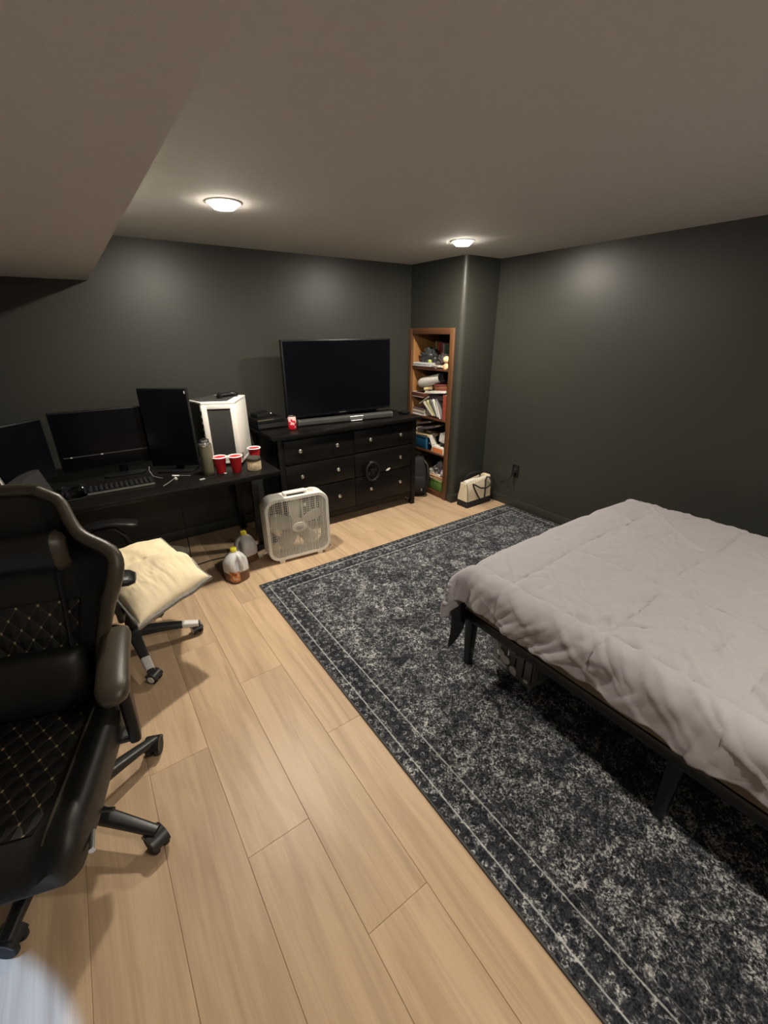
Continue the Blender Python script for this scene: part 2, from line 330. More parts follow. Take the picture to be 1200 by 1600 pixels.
# ================================================================ the room
def build_room():
    bm = NB(); b2(bm, ROOM_X0 - .1, ROOM_X1 + .1, ROOM_Y0 - .1, ROOM_Y1 + .1, -0.15, -0.012)
    fl = struct('floor', bm, mat('subfloor', (0.10, 0.07, 0.05), 0.9))
    pm = plank_material(); pw, pl = 0.2195, 1.16; x = -0.327 - pw * 8
    starts = {8: 0.30, 9: 1.45, 10: 0.95, 11: 1.72, 12: 1.22, 13: 0.55, 14: 0.18, 15: 0.93}
    cache = {}; row = 0
    while x < ROOM_X1 - 0.01:
        xa, xb = max(x, ROOM_X0), min(x + pw, ROOM_X1)
        if xb > xa + 0.005:
            y = starts.get(row, (row * 0.437) % pl); y -= pl * math.ceil((y - ROOM_Y0) / pl)
            while y < ROOM_Y1:
                ya, yb = max(y, ROOM_Y0), min(y + pl, ROOM_Y1)
                if yb - ya > 0.01:
                    key = (round(xb - xa, 4), round(yb - ya, 4))
                    if key not in cache:
                        t = bmesh.new(); bmesh.ops.create_cube(t, size=1)
                        bmesh.ops.scale(t, vec=(key[0] - 0.0008, key[1] - 0.0008, 0.012), verts=t.verts)
                        eds = [e for e in t.edges if e.verts[0].co.z > 0 and e.verts[1].co.z > 0]
                        bmesh.ops.bevel(t, geom=eds, offset=0.0009, segments=1, affect='EDGES')
                        me = bpy.data.meshes.new('plank'); t.to_mesh(me); t.free(); me.materials.append(pm); cache[key] = me
                    o = bpy.data.objects.new('plank', cache[key]); COL.objects.link(o); o.parent = fl
                    o.location = ((xa + xb) / 2, (ya + yb) / 2, -0.006)
                y += pl
        x += pw; row += 1
    T = 0.1
    struct('ceiling', b2(NB(), ROOM_X0 - T, ROOM_X1 + T, ROOM_Y0 - T, ROOM_Y1 + T, CEIL, CEIL + T), M_CEIL)
    struct('ceiling_soffit', b2(NB(), ROOM_X0, 0.2215, ROOM_Y0, ROOM_Y1, 1.898, CEIL), M_CEIL, 'lowered taupe ceiling soffit along the left side of the room')
    struct('wall_back', b2(NB(), ROOM_X0 - T, ROOM_X1 + T, ROOM_Y1, ROOM_Y1 + T, -0.02, CEIL), M_WALL)
    struct('wall_right', b2(NB(), ROOM_X1, ROOM_X1 + T, ROOM_Y0 - T, ROOM_Y1, -0.02, CEIL), M_WALL)
    M_PALE = mat('pale_bounce_wall', (0.30, 0.29, 0.27), 0.7, var=0.04)  # unseen walls made paler than the dark ones to bounce light back
    struct('wall_left', b2(NB(), ROOM_X0 - T, ROOM_X0, ROOM_Y0 - T, ROOM_Y1, -0.02, CEIL), M_PALE)
    struct('wall_rear', b2(NB(), ROOM_X0, ROOM_X1, ROOM_Y0 - T, ROOM_Y0, -0.02, CEIL), M_PALE)
    # boxed-out column with the bookcase niche
    bm = NB(); CX, CY = 2.84, 2.872
    poly = [(3.257, 2.99), (CX, 2.99)]
    r = 0.045
    poly += [(CX + r - r * math.cos(R(a)), CY + r - r * math.sin(R(a))) for a in range(0, 91, 10)] + [(3.257, CY)]
    prism(bm, poly, CEIL, TR((0, 0, CEIL / 2)))
    b2(bm, CX, 3.257, 3.545, ROOM_Y1, 0, CEIL); b2(bm, CX, 3.257, 2.99, 3.545, 1.575, CEIL); b2(bm, 3.19, 3.257, 2.99, 3.545, 0, 1.575)
    struct('wall_column', bm, M_WALL, 'dark painted column boxed out of the corner around the bookcase')
    MB_ = M_WALL
    def base(name, x0, x1, y0, y1):
        bm = NB(); b2(bm, x0, x1, y0, y1, 0.0, 0.085, 0.006, 2); struct(name, bm, MB_)
    base('baseboard_back', ROOM_X0, 2.819, ROOM_Y1 - 0.015, ROOM_Y1)
    base('baseboard_right', ROOM_X1 - 0.015, ROOM_X1, ROOM_Y0, CY - 0.0155)
    bm = NB(); b2(bm, CX - 0.015, ROOM_X1, CY - 0.015, CY, 0.0, 0.085, 0.006, 2); b2(bm, CX - 0.015, CX + 0.045, CY - 0.0149, 2.944, 0.0, 0.0849, 0.006, 2)
    struct('baseboard_column', bm, MB_)
build_room()

# ---------------------------------------------------------------- recessed ceiling lights
def build_lights():
    m_l = mat('led_lens', (1, 1, 1), 0.5, emit=LAMP_POWER, ecol=LAMP_COLOUR); m_d = mat('added_led_lens', (1, 1, 1), 0.5, emit=LAMP_POWER * 0.6, ecol=LAMP_COLOUR); m_r = mat('frosted_lens_rim', (1, 1, 1), 0.5, emit=LAMP_POWER * 0.05, ecol=LAMP_COLOUR); m_t = mat('white_light_trim', (0.75, 0.72, 0.68), 0.5)
    spots = [((0.78, 2.434), 'round recessed ceiling light over the box fan, nearest the soffit'),
             ((2.413, 2.487), 'round recessed ceiling light in front of the bookcase column'),
             ((0.78, -0.45), 'added unseen round ceiling light above the floor behind the viewer'),
             ((2.413, -0.95), 'added unseen round ceiling light above the head of the bed')]
    first = None
    for (x, y), lab in spots:
        if first is None:
            t = thing('ceiling_light', lab, 'ceiling light', (x, y, CEIL), 0, 'recessed ceiling lights')
            obj('trim_ring', lathe(NB(), [(0.066, -0.001), (0.066, -0.0045), (0.082, -0.0045), (0.086, -0.002), (0.086, 0.0)], 40), m_t, t)
            obj('lens', lathe(NB(), [(0.0, -0.028), (0.030, -0.0275), (0.046, -0.0255), (0.046, -0.0245), (0.0, -0.0265)], 40), m_l, t)
            obj('frosted_rim', lathe(NB(), [(0.046, -0.0255), (0.056, -0.019), (0.064, -0.010), (0.066, -0.003), (0.060, -0.003), (0.046, -0.022)], 40), m_r, t); first = t
        else:
            t = copy_tree(first); t.location = (x, y, CEIL); t['label'] = lab
            if y < 1:       # the lights behind the viewer are added fill, dimmed so the floor falls off
                for c in t.children:
                    if c.name.startswith('lens'): c.data = c.data.copy(); c.data.materials[0] = m_d
build_lights()
def build_added_spot():  # unseen spotlight added to throw the bluish pool on the floor
    t = thing('added_cool_spot', 'added unseen cool spotlight in the soffit, casting a bluish patch by the gaming chair', 'ceiling light', (-1.08, 0.62, 1.898))
    obj('trim_ring', lathe(NB(), [(0.030, -0.001), (0.030, -0.006), (0.040, -0.006), (0.042, 0.0)], 28), MATS['white_light_trim'], t)
    obj('lens', lathe(NB(), [(0, -0.002), (0.030, -0.002), (0.030, -0.001), (0, -0.001)], 28), mat('added_cool_lens', (1, 1, 1), 0.5, emit=6, ecol=(0.75, 0.87, 1.0)), t)
    l = bpy.data.lights.new('spot', 'SPOT'); l.energy = 300; l.color = (0.26, 0.50, 1.0); l.spot_size = R(44); l.spot_blend = 0.05; l.shadow_soft_size = 0.02
    o = bpy.data.objects.new('spot', l); COL.objects.link(o); o.parent = t; o.location = (0, 0, -0.012)
build_added_spot()

# ================================================================ rug
RX0, RX1, RY0, RY1 = 0.717, 3.235, -0.55, 2.512
def build_rug():
    hx, hy = (RX1 - RX0) / 2, (RY1 - RY0) / 2
    bm = NB(); box(bm, (0, 0, 0.004), (2 * hx, 2 * hy, 0.008), 0.003, 2)
    o = obj('area_rug', bm, rug_material(hx, hy), loc=((RX0 + RX1) / 2, (RY0 + RY1) / 2, 0.0005))
    tag(o, 'large dark charcoal distressed oriental rug with pale border lines on the plank floor', 'rug')
build_rug()

# ================================================================ bed
def build_bed():
    t = thing('bed_frame', 'low black metal platform bed frame on the rug, with a grey comforter on top', 'bed', (0, 0, 0))
    x0, x1, y0, y1 = 1.305, 2.72, -0.86, 1.20; zt = 0.352; h = 0.05; w = 0.03; z0 = 0.009
    for (a, b_, c, d) in ((x0, x0 + w, y0, y1), (x1 - w, x1, y0, y1)):
        obj('side_rail', b2(NB(), a, b_, c, d, zt - h, zt, 0.004), M_BLACKM, t)
    for (c, d) in ((y1 - w, y1), (y0, y0 + w)):
        obj('end_rail', b2(NB(), x0 + w, x1 - w, c, d, zt - h, zt, 0.004), M_BLACKM, t)
    obj('centre_rail', b2(NB(), 2.0, 2.03, y0 + w, y1 - w, zt - h, zt - 0.012, 0.003), M_BLACKM, t)
    sl = None
    for i in range(12):
        y = y0 + 0.12 + i * (y1 - y0 - 0.24) / 11
        if sl is None:
            sl = obj('slat', box(NB(), (0, 0, 0), (x1 - x0 - 2 * w, 0.035, 0.012), 0.002, 1), M_BLACKM, t)
            me = sl.data; sl.location = ((x0 + x1) / 2, y, zt - 0.008)
        else:
            obj('slat', me, None, t, ((x0 + x1) / 2, y, zt - 0.008))
    for lx in (x0 + 0.045, 2.015, x1 - 0.045):
        for ly in (y1 - 0.03, 0.235, y0 + 0.03):
            bm = NB(); loft(bm, [[(lx + x, ly + y, z0) for x, y in rrect(0.034, 0.034, 0.004, 2)], [(lx + x, ly + y, zt - h) for x, y in rrect(0.05, 0.05, 0.004, 2)]])
            obj('leg', bm, M_BLACKM, t)
    # mattress
    bm = NB(); box(bm, ((x0 + x1) / 2, (y0 + y1) / 2, 0.4625), (x1 - x0 + 0.014, y1 - y0 - 0.05, 0.218), 0.022, 4)
    o = obj('mattress', bm, mat('tan_mattress_cover', (0.15, 0.115, 0.072), 0.7, var=0.1, vscale=20))
    tag(o, 'mattress with brown sides showing between the black rail and grey comforter', 'mattress')
    # comforter
    X0, X1, Y1_ = 1.318, 2.712, 1.120; Y0_ = -0.80; ZT = 0.600; r = 0.055
    step = 0.0068; hl, hr, hf = 0.232, 0.30, 0.33
    na = int((X1 - X0 + hl + hr) / step); nb = int((Y1_ - Y0_ + hf) / step)
    def drop(d):     # outward run and fall of cloth that goes d past the edge
        if d <= 0: return 0.0, 0.0
        q = d / r
        if q < PI / 2: return r * math.sin(q), r * (1 - math.cos(q))
        return r, r + (d - r * PI / 2)
    N3 = noise.noise
    def ridge(v): return 1 - abs(N3(v)) * 2
    def crease(v, w=0.5):
        q = ridge(v); return max(0.0, (q - w) / (1 - w)) ** 1.6
    cellA, cellB = 0.46, 0.40
    bm = NB(); V = []
    for i in range(na + 1):
        a = -hl + (X1 - X0 + hl + hr) * i / na; rowv = []
        for j in range(nb + 1):
            b = -hf + (Y1_ - Y0_ + hf) * j / nb          # b: distance from the foot edge back towards the head
            da = max(0.0, -a); dr = max(0.0, a - (X1 - X0)); db = max(0.0, -b)
            if da: da *= 0.90 + 0.16 * N3(Vector((b * 2.6, 4.2, 0))) + 0.07 * N3(Vector((b * 8.0, 1.2, 3)))
            if db: db *= 0.92 + 0.12 * N3(Vector((a * 3.3, 9.2, 0)))
            ox, zx = drop(da); oxr, zxr = drop(dr); oy, zy = drop(db)
            cx_ = min(da, db); cr_ = min(dr, db)
            fall = max(zx, zy, zxr) * (1.0 - 0.10 * min(1, (cx_ + cr_) / 0.3))
            x = X0 + min(max(a, 0), X1 - X0) - ox + oxr - cx_ * 0.50 + cr_ * 0.3
            y = Y1_ - max(b, 0) + oy + cx_ * 0.02 + cr_ * 0.3
            ca = min(max(a, 0) / (X1 - X0), 1)
            z = ZT - fall + 0.020 * math.sin(PI * ca) ** 0.8 + 0.010 * N3(Vector((a * 1.8, b * 1.8, 2)))
            warp = 0.025 * N3(Vector((a * 2.2, b * 2.2, 7)))
            sa = (a - 0.015 + warp * 0.4) / cellA; sb = (b + 0.23 + warp) / cellB
            e1 = abs(sa - round(sa)) * cellA; e2 = abs(sb - round(sb)) * cellB
            on1 = 1.0; on2 = 0.75 if int(math.floor(sa)) % 2 == 0 else 0.55
            quilt = 0.014 * (min(1, e1 / 0.09) ** 0.5) * (min(1, e2 / 0.09) ** (0.5 * on2)) - 0.004
            quilt -= 0.003 * math.exp(-(e1 / 0.011) ** 2) + 0.0025 * on2 * math.exp(-(e2 / 0.011) ** 2)
            pk = max(math.exp(-(e1 / 0.055) ** 2), on2 * math.exp(-(e2 / 0.055) ** 2))
            pucker = pk * (0.0035 * crease(Vector((a * 9 + b * 22, b * 22 - a * 9, 3)), 0.2) + 0.0012 * N3(Vector((a * 40, b * 40, 6))))
            wr = 0.0
            m1 = min(1.0, max(0.0, 0.5 + 1.1 * N3(Vector((a * 2.4 + 3, b * 2.4, 17)))))
            wr += 0.011 * crease(Vector((a * 2.4 + b * 2.6, (b - a) * 0.8, 1.5)), 0.84) * m1
            wr += 0.010 * crease(Vector((a * 4.8 + b * 3.6, (b - a) * 1.6, 5.5)), 0.78) * (1 - 0.7 * m1)
            wr += 0.008 * crease(Vector((a * 8 + b * 3, b * 7.5 - a * 4, 9.5)), 0.76) * m1
            wr -= 0.007 * crease(Vector((a * 5.0 - b * 7, b * 3.0 + a * 4, 14.5)), 0.82) * m1
            nearL = math.exp(-(max(a, 0) / 0.26) ** 2)
            wr += nearL * 0.010 * crease(Vector((b * 5.5 + a * 5.5, a * 1.6, 11)), 0.60)
            edgef = min(1.0, max(0.0, (b + 0.02) / 0.22)); wr *= 0.25 + 0.75 * edgef
            side = min(1.0, (da + db + dr) / 0.15)
            h = quilt * (1 - 0.4 * side) + pucker * (1 - 0.6 * side) + wr * (1 - 0.5 * side)
            fold = 0.0
            if da and not (db > 0.12):
                sl = b + da * (0.55 + 0.7 * N3(Vector((b * 1.7, 0, 60))))
                g1 = N3(Vector((sl * 6.5, da * 0.6, 21))); g2 = N3(Vector((sl * 15, da * 1.5, 31))); g3 = N3(Vector((sl * 28 + da * 12, da * 6, 51)))
                amp = 0.35 + 0.65 * min(1, max(0, 0.5 + 1.3 * N3(Vector((b * 1.9, 5, 71)))))
                fold = side * amp * (0.042 * math.copysign(abs(g1) ** 0.8, g1) + 0.016 * (1 - 2.4 * abs(g2)) + 0.005 * g3)
            foldf = side * 0.022 * N3(Vector((a * 6.5, db * 1.2, 41))) if db and not da else 0.0
            nx = -min(1, da / r); ny = min(1, db / r); nxr = min(1, dr / r); nz = max(0.12, 1 - max(-nx, ny, nxr))
            nn = Vector((nx + nxr, ny, nz)).normalized()
            p = Vector((x, y, z)) + nn * h
            p.x -= fold; p.y += foldf
            if da > 0.05 and not db: p.x = min(p.x, 1.284)
            rowv.append(bm.verts.new(p))
        V.append(rowv)
    for i in range(na):
        for j in range(nb): bm.faces.new((V[i][j], V[i][j + 1], V[i + 1][j + 1], V[i + 1][j]))
    bmesh.ops.recalc_face_normals(bm, faces=bm.faces)
    o = obj('comforter', bm, M_BEDFAB, angle=180)
    s = o.modifiers.new('thickness', 'SOLIDIFY'); s.thickness = 0.012; s.offset = -1
    tag(o, 'wrinkled grey mauve quilted comforter draped over the bed', 'comforter')
    # black cloth hanging at the foot corner
    bm = NB(); g = []
    for i in range(15):
        u = i / 14; col = []
        for j in range(15):
            v = j / 14
            xx = 1.195 + 0.15 * u + 0.006 * math.sin(v * 4 + u * 5)
            yy = 1.160 + 0.02 * u + 0.010 * math.sin(u * 9) * v
            zz = 0.400 - v * (0.11 + 0.115 * math.exp(-((u - 0.16) / 0.36) ** 2))
            col.append(bm.verts.new((xx, yy, zz)))
        g.append(col)
    for i in range(14):
        for j in range(14): bm.faces.new((g[i][j], g[i][j + 1], g[i + 1][j + 1], g[i + 1][j]))
    o = obj('dust_cloth', bm, mat('black_cloth', (0.006, 0.006, 0.007), 0.9), angle=180)
    s = o.modifiers.new('thickness', 'SOLIDIFY'); s.thickness = 0.004
    tag(o, 'black cloth flap hanging below the comforter at the foot corner of the bed', 'cloth')
build_bed()

# crate under the bed
def build_crate():
    t = thing('storage_crate', 'grey slatted plastic crate pushed under the foot of the bed', 'crate', (1.60, 0.985, 0.009), R(-3))
    m = mat('grey_crate_plastic', (0.20, 0.20, 0.195), 0.55)
    sx, sy, h = 0.27, 0.25, 0.19
    obj('crate_bottom', box(NB(), (0, 0, 0.008), (sx, sy, 0.012), 0.003), m, t)
    for s in (-1, 1):
        bm = NB(); box(bm, (s * sx / 2, 0, h - 0.012), (0.012, sy + 0.012, 0.024), 0.003); box(bm, (0, s * sy / 2, h - 0.012), (sx, 0.012, 0.024), 0.003)
        obj('rim', bm, m, t); bm = NB()
        box(bm, (s * sx / 2, 0, 0.012), (0.010, sy + 0.01, 0.024), 0.003); box(bm, (0, s * sy / 2, 0.012), (sx, 0.010, 0.024), 0.003)
        obj('lower_rim', bm, m, t)
    pan = None
    for s in (-1, 1):
        for k in range(5):
            y = -sy / 2 + sy * (k + 0.5) / 5
            bm = box(NB(), (0, 0, 0), (0.006, sy / 5 - 0.010, h - 0.045), 0.002, 1)
            obj('side_slat', bm, m, t, (s * sx / 2, y, h / 2))
            bm = box(NB(), (0, 0, 0), (sx / 5 - 0.010, 0.006, h - 0.045), 0.002, 1)
            obj('side_slat', bm, m, t, (-sx / 2 + sx * (k + 0.5) / 5, s * sy / 2, h / 2))
    for k, (x, y, z, rx, ry) in enumerate(((1.455, 1.05, 0.105, 0.5, 0.3), (1.453, 1.015, 0.085, 0.2, 0.2), (1.450, 0.965, 0.055, 0.8, 0.1), (1.446, 0.885, 0.05, 0.3, 0.4))):
        bm = NB(); n = 8; ring = []
        for i in range(n):
            a = 2 * PI * i / n; rr = (0.026, 0.028, 0.027, 0.013)[k] * (0.7 + 0.5 * abs(noise.noise(Vector((k * 3.3, i * 1.7, 0)))))
            ring.append((rr * math.cos(a), 1.25 * rr * math.sin(a)))
        prism(bm, ring, 0.005, None, 0.001, 1)
        o = obj('paper_scrap', bm, mat('white_paper', (0.78, 0.76, 0.72), 0.7), loc=(x - 0.004, y, z), rot=(rx * 0.3, PI / 2, ry * 0.3))
        tag(o, ['white tag caught on the crate slats, farthest one under the bed', 'white tag caught on the crate slats beside the farthest one', 'largest white tag low on the crate slats', 'small white tag at the near end of the crate'][k], 'tag', 'white tags on the crate')
build_crate()

# ================================================================ dresser and what stands on it
def build_dresser():
    t = thing('dresser', 'wide black six-drawer wooden dresser against the back wall', 'dresser', (0, 0, 0))
    X0, X1, YF, YB = 1.165, 2.528, 3.075, 3.52
    obj('dresser_top', b2(NB(), 1.118, 2.556, 3.035, 3.545, 0.838, 0.870, 0.004), M_BLACKW, t)
    for x in (X0, X1 - 0.03): obj('side_panel', b2(NB(), x, x + 0.03, YF + 0.01, YB, 0.10, 0.838, 0.002), M_BLACKW, t)
    obj('back_panel', b2(NB(), X0 + 0.03, X1 - 0.03, YB - 0.012, YB, 0.10, 0.838), M_BLACKW, t)
    obj('inner_divider', b2(NB(), 1.838, 1.858, YF + 0.012, YB - 0.012, 0.10, 0.838), M_BLACKW, t)
    for x in (X0, X1 - 0.045):
        for y in (YF, YB - 0.045):
            bm = NB(); v = [(x, y), (x + 0.045, y), (x + 0.045, y + 0.045), (x, y + 0.045)]
            box(bm, (x + 0.0225, y + 0.0225, 0.06 if y > 3.3 else 0.419), (0.045, 0.045, 0.12 if y > 3.3 else 0.838), 0.003)
            obj('leg', bm, M_BLACKW, t)
    bm = NB(); poly = [(X0 + 0.045, 0.13), (X0 + 0.045, 0.055)]
    for k in range(9):
        a = k / 8; poly.append((X0 + 0.06 + 0.07 * a, 0.055 + 0.035 * math.sin(a * PI / 2)))
    for k in range(9):
        a = 1 - k / 8; poly.append((X1 - 0.06 - 0.07 * a, 0.055 + 0.035 * math.sin(a * PI / 2)))
    poly += [(X1 - 0.045, 0.055), (X1 - 0.045, 0.13)]
    prism(bm, poly, 0.018, TR((0, YF + 0.022, 0), (PI / 2, 0, 0)))
    obj('bottom_apron', bm, M_BLACKW, t)
    obj('top_apron', b2(NB(), X0 + 0.045, X1 - 0.045, YF + 0.012, YF + 0.03, 0.815, 0.838), M_BLACKW, t)
    rows = ((0.620, 0.812), (0.402, 0.612), (0.134, 0.394)); kz = (0.724, 0.514, 0.272)
    cols = ((X0 + 0.048, 1.8455, (1.34, 1.674)), (1.8505, X1 - 0.048, (2.004, 2.334)))
    kn = None
    for (z0, z1), k in zip(rows, kz):
        obj('drawer_rail', b2(NB(), X0 + 0.045, X1 - 0.045, YF + 0.018, YF + 0.04, z0 - 0.009, z0 - 0.001), M_BLACKW, t)
        for x0, x1, xs in cols:
            d = obj('drawer', b2(NB(), x0, x1, YF + 0.004, YF + 0.40, z0 + 0.002, z1 - 0.002, 0.003), M_BLACKW, t)
            for x in xs:
                bm = NB(); lathe(bm, [(0.006, 0), (0.006, 0.012), (0.010, 0.015), (0.0155, 0.020), (0.0155, 0.024), (0.011, 0.028), (0, 0.029)], 16)
                obj('knob', bm, M_CHROME, d, (x, YF + 0.004, k), (PI / 2, 0, 0))
build_dresser()

def build_tv():
    t = thing('television', 'large flat black television standing on the dresser', 'television', (1.902, 3.36, 0.870))
    w, z0, z1 = 1.046, 0.055, 0.665
    obj('cabinet', b2(NB(), -w / 2, w / 2, -0.012, 0.030, z0, z1, 0.006), M_BLACKP, t)
    obj('rear_bulge', b2(NB(), -w / 2 + 0.15, w / 2 - 0.15, 0.030, 0.06, z0 + 0.03, z1 - 0.2, 0.01), M_BLACKP, t)
    obj('screen', b2(NB(), -w / 2 + 0.012, w / 2 - 0.012, -0.0135, -0.011, z0 + 0.022, z1 - 0.012), M_GLOSSB, t)
    obj('maker_badge', b2(NB(), -0.035, 0.035, -0.0145, -0.0125, z0 + 0.006, z0 + 0.014), mat('dim_silver', (0.14, 0.14, 0.14), 0.4, metal=0.6), t)
    obj('stand_neck', b2(NB(), -0.08, 0.08, 0.005, 0.035, 0.01, z0 + 0.05, 0.004), M_BLACKP, t)
    obj('stand_base', prism(NB(), rrect(0.52, 0.2, 0.05), 0.012, TR((0, 0.045, 0.006)), 0.003), M_BLACKP, t)
    # soundbar
    t = thing('soundbar', 'long dark grey soundbar with a silver outlined badge in front of the television', 'speaker', (1.87, 3.228, 0.870), R(-7.5))
    bm = NB(); prism(bm, rrect(0.065, 0.052, 0.016), 0.86, TR((0, 0, 0.0275), (PI / 2, 0, PI / 2)), 0.004)
    obj('housing', bm, mat('dark_grey_fabric_grille', (0.040, 0.040, 0.038), 0.6, bump=0.5, bscale=900), t)
    for s in (-1, 1): obj('end_cap', prism(NB(), rrect(0.067, 0.054, 0.017), 0.014, TR((s * 0.432, 0, 0.0275), (PI / 2, 0, PI / 2)), 0.003), mat('grey_plastic', (0.075, 0.075, 0.072), 0.4), t)
    pts = [(-0.062, 0.046), (0.062, 0.046), (0.052, 0.010), (-0.052, 0.010)]
    bm = NB(); tube(bm, [(x, -0.034, z) for x, z in pts], 0.0028, 6, closed=True); obj('badge_outline', bm, mat('silver_outline', (0.72, 0.71, 0.68), 0.35, metal=0.4), t, (0.08, 0, 0))
    obj('badge', prism(NB(), pts[::-1], 0.002, TR((0, -0.0335, 0), (PI / 2, 0, 0))), mat('grey_badge', (0.10, 0.10, 0.09), 0.5), t, (0.08, 0, 0))
    # streaming box
    t = thing('streaming_box', 'small flat black box at the right end of the dresser top', 'box', (2.505, 3.235, 0.870), R(6))
    obj('case', box(NB(), (0, 0, 0.013), (0.085, 0.085, 0.022), 0.006, 3), mat('black_gloss_plastic', (0.008, 0.008, 0.009), 0.15), t)
    obj('foot', box(NB(), (0, 0, 0.001), (0.07, 0.07, 0.002)), M_RUBBER, t)
    # media players stacked at the left end
    t = thing('media_player', 'flat black disc player on the left end of the dresser', 'player', (1.240, 3.43, 0.870), R(0))
    obj('case', b2(NB(), -0.125, 0.125, -0.11, 0.10, 0.006, 0.046, 0.004), M_BLACKP, t)
    obj('front_strip', b2(NB(), -0.12, 0.12, -0.1115, -0.109, 0.016, 0.036), mat('dull_black_face', (0.02, 0.02, 0.021), 0.25), t)
    for x in (-0.10, 0.10):
        for y in (-0.08, 0.07): obj('foot', cyl(NB(), (x, y, 0), (x, y, 0.006), 0.012, None, 12), M_RUBBER, t)
    t = thing('game_console', 'black console with a pale edge strip on top of the disc player', 'console', (1.225, 3.435, 0.916), R(4))
    obj('case', b2(NB(), -0.118, 0.118, -0.105, 0.105, 0.0, 0.035, 0.005), M_BLACKP, t)
    obj('edge_strip', b2(NB(), -0.115, 0.02, -0.107, -0.104, 0.026, 0.032), mat('pale_gold_strip', (0.30, 0.26, 0.18), 0.3, metal=0.7), t)
    t = thing('router', 'small tilted black router with a tiny pale light on the console', 'router', (1.215, 3.46, 0.951), R(10))
    bm = NB(); prism(bm, [(-0.085, 0), (0.095, 0), (0.095, 0.012), (0.03, 0.042), (-0.085, 0.030)], 0.11, TR((0, 0, 0), (PI / 2, 0, 0)), 0.003); obj('case', bm, M_BLACKP, t)
    obj('indicator', lathe(NB(), [(0, 0), (0.005, 0), (0.005, 0.003), (0, 0.004)], 10), mat('pale_indicator', (0.8, 0.8, 0.75), 0.3), t, (0.04, -0.0555, 0.030), (PI / 2, 0, 0))
    # soda can
    t = thing('soda_can', 'red and white soda can on the dresser beside the soundbar', 'can', (1.352, 3.20, 0.870))
    m = bpy.data.materials.new('can_print'); m.use_nodes = True; N = m.node_tree.nodes; L = m.node_tree.links; b = N['Principled BSDF']; b.inputs['Roughness'].default_value = 0.3
    tc = N.new('ShaderNodeTexCoord'); nz = N.new('ShaderNodeTexNoise'); nz.inputs['Scale'].default_value = 38; nz.inputs['Detail'].default_value = 1; L.new(tc.outputs['Object'], nz.inputs[0])
    sp = N.new('ShaderNodeSeparateXYZ'); L.new(tc.outputs['Object'], sp.inputs[0]); mr = N.new('ShaderNodeMapRange'); mr.inputs['From Min'].default_value = 0.02; mr.inputs['From Max'].default_value = 0.10; mr.inputs['To Min'].default_value = -0.12; mr.inputs['To Max'].default_value = 0.12
    L.new(sp.outputs[2], mr.inputs[0]); ad = node(N, 'ShaderNodeMath', operation='ADD'); L.new(mr.outputs[0], ad.inputs[0]); L.new(nz.outputs['Fac'], ad.inputs[1])
    cr = N.new('ShaderNodeValToRGB'); cr.color_ramp.interpolation = 'CONSTANT'; cr.color_ramp.elements[0].color = (0.60, 0.015, 0.03, 1); cr.color_ramp.elements[1].position = 0.54; cr.color_ramp.elements[1].color = (0.80, 0.55, 0.55, 1)
    L.new(ad.outputs[0], cr.inputs[0]); L.new(cr.outputs[0], b.inputs['Base Color'])
    obj('can_body', lathe(NB(), [(0.0, 0.003), (0.024, 0.0), (0.027, 0.004), (0.0325, 0.012), (0.0325, 0.094), (0.028, 0.106)], 28), m, t)
    obj('lid', lathe(NB(), [(0.028, 0.105), (0.0285, 0.109), (0.026, 0.109), (0.025, 0.106), (0, 0.106)], 28), M_CHROME, t)
    obj('pull_tab', box(NB(), (0, 0.004, 0.1075), (0.014, 0.022, 0.0015), 0.0005, 1), M_CHROME, t)
    # round fan hanging on the drawer front
    t = thing('clip_fan', 'small round black fan hung on the dresser drawer knob', 'fan', (1.998, 3.022, 0.445))
    bm = NB(); tube(bm, [(0.068 * math.cos(a), 0, 0.082 * math.sin(a)) for a in [2 * PI * k / 28 for k in range(28)]], 0.010, 10, closed=True)
    obj('rim', bm, mat('glossy_dark_grey', (0.010, 0.010, 0.010), 0.45, spec=0.25), t)
    obj('rear_guard', lathe(NB(), [(0, 0), (0.064, 0), (0.064, 0.004), (0, 0.006)], 28, Matrix.Diagonal((1, 1.2, 1, 1))), M_BLACKP, t, (0, 0.026, 0), (PI / 2, 0, 0))
    for k in range(12):
        a = 2 * PI * k / 12; obj('spoke', cyl(NB(), (0.012 * math.cos(a), -0.006, 0.012 * math.sin(a)), (0.066 * math.cos(a), -0.002, 0.079 * math.sin(a)), 0.0016, None, 6), M_BLACKP, t)
    obj('hub', lathe(NB(), [(0, -0.012), (0.02, -0.010), (0.024, 0.004), (0.024, 0.02), (0, 0.02)], 20), M_BLACKP, t, (0, 0, 0), (-PI / 2, 0, 0))
    for k in range(4):
        a = 2 * PI * k / 4 + 0.4; bm = NB(); prism(bm, [(0.015, -0.008), (0.058, -0.024), (0.062, 0.018), (0.015, 0.008)], 0.003, Matrix.Rotation(-a, 4, 'Y') @ TR((0, 0.010, 0), (PI / 2 + 0.35, 0, 0)))
        obj('blade', bm, M_BLACKP, t)
    obj('hook', tube(NB(), [(0.006, 0.004, 0.082), (0.006, 0.012, 0.094), (0.006, 0.030, 0.096), (0.006, 0.036, 0.088)], 0.004, 8), M_BLACKP, t)
    bm = NB(); prism(bm, [(-0.024, -0.008), (0.0, -0.012), (0.026, 0.004), (0.022, 0.013), (-0.004, 0.010)], 0.004, TR((0, 0, 0), (PI / 2, 0, 0)), 0.001, 1)
    tag(obj('paper_label', bm, mat('white_paper', (0.78, 0.76, 0.72), 0.7), loc=(2.203, 3.0765, 0.413)), 'tiny torn white sticker on the dresser drawer front', 'sticker')
build_tv()

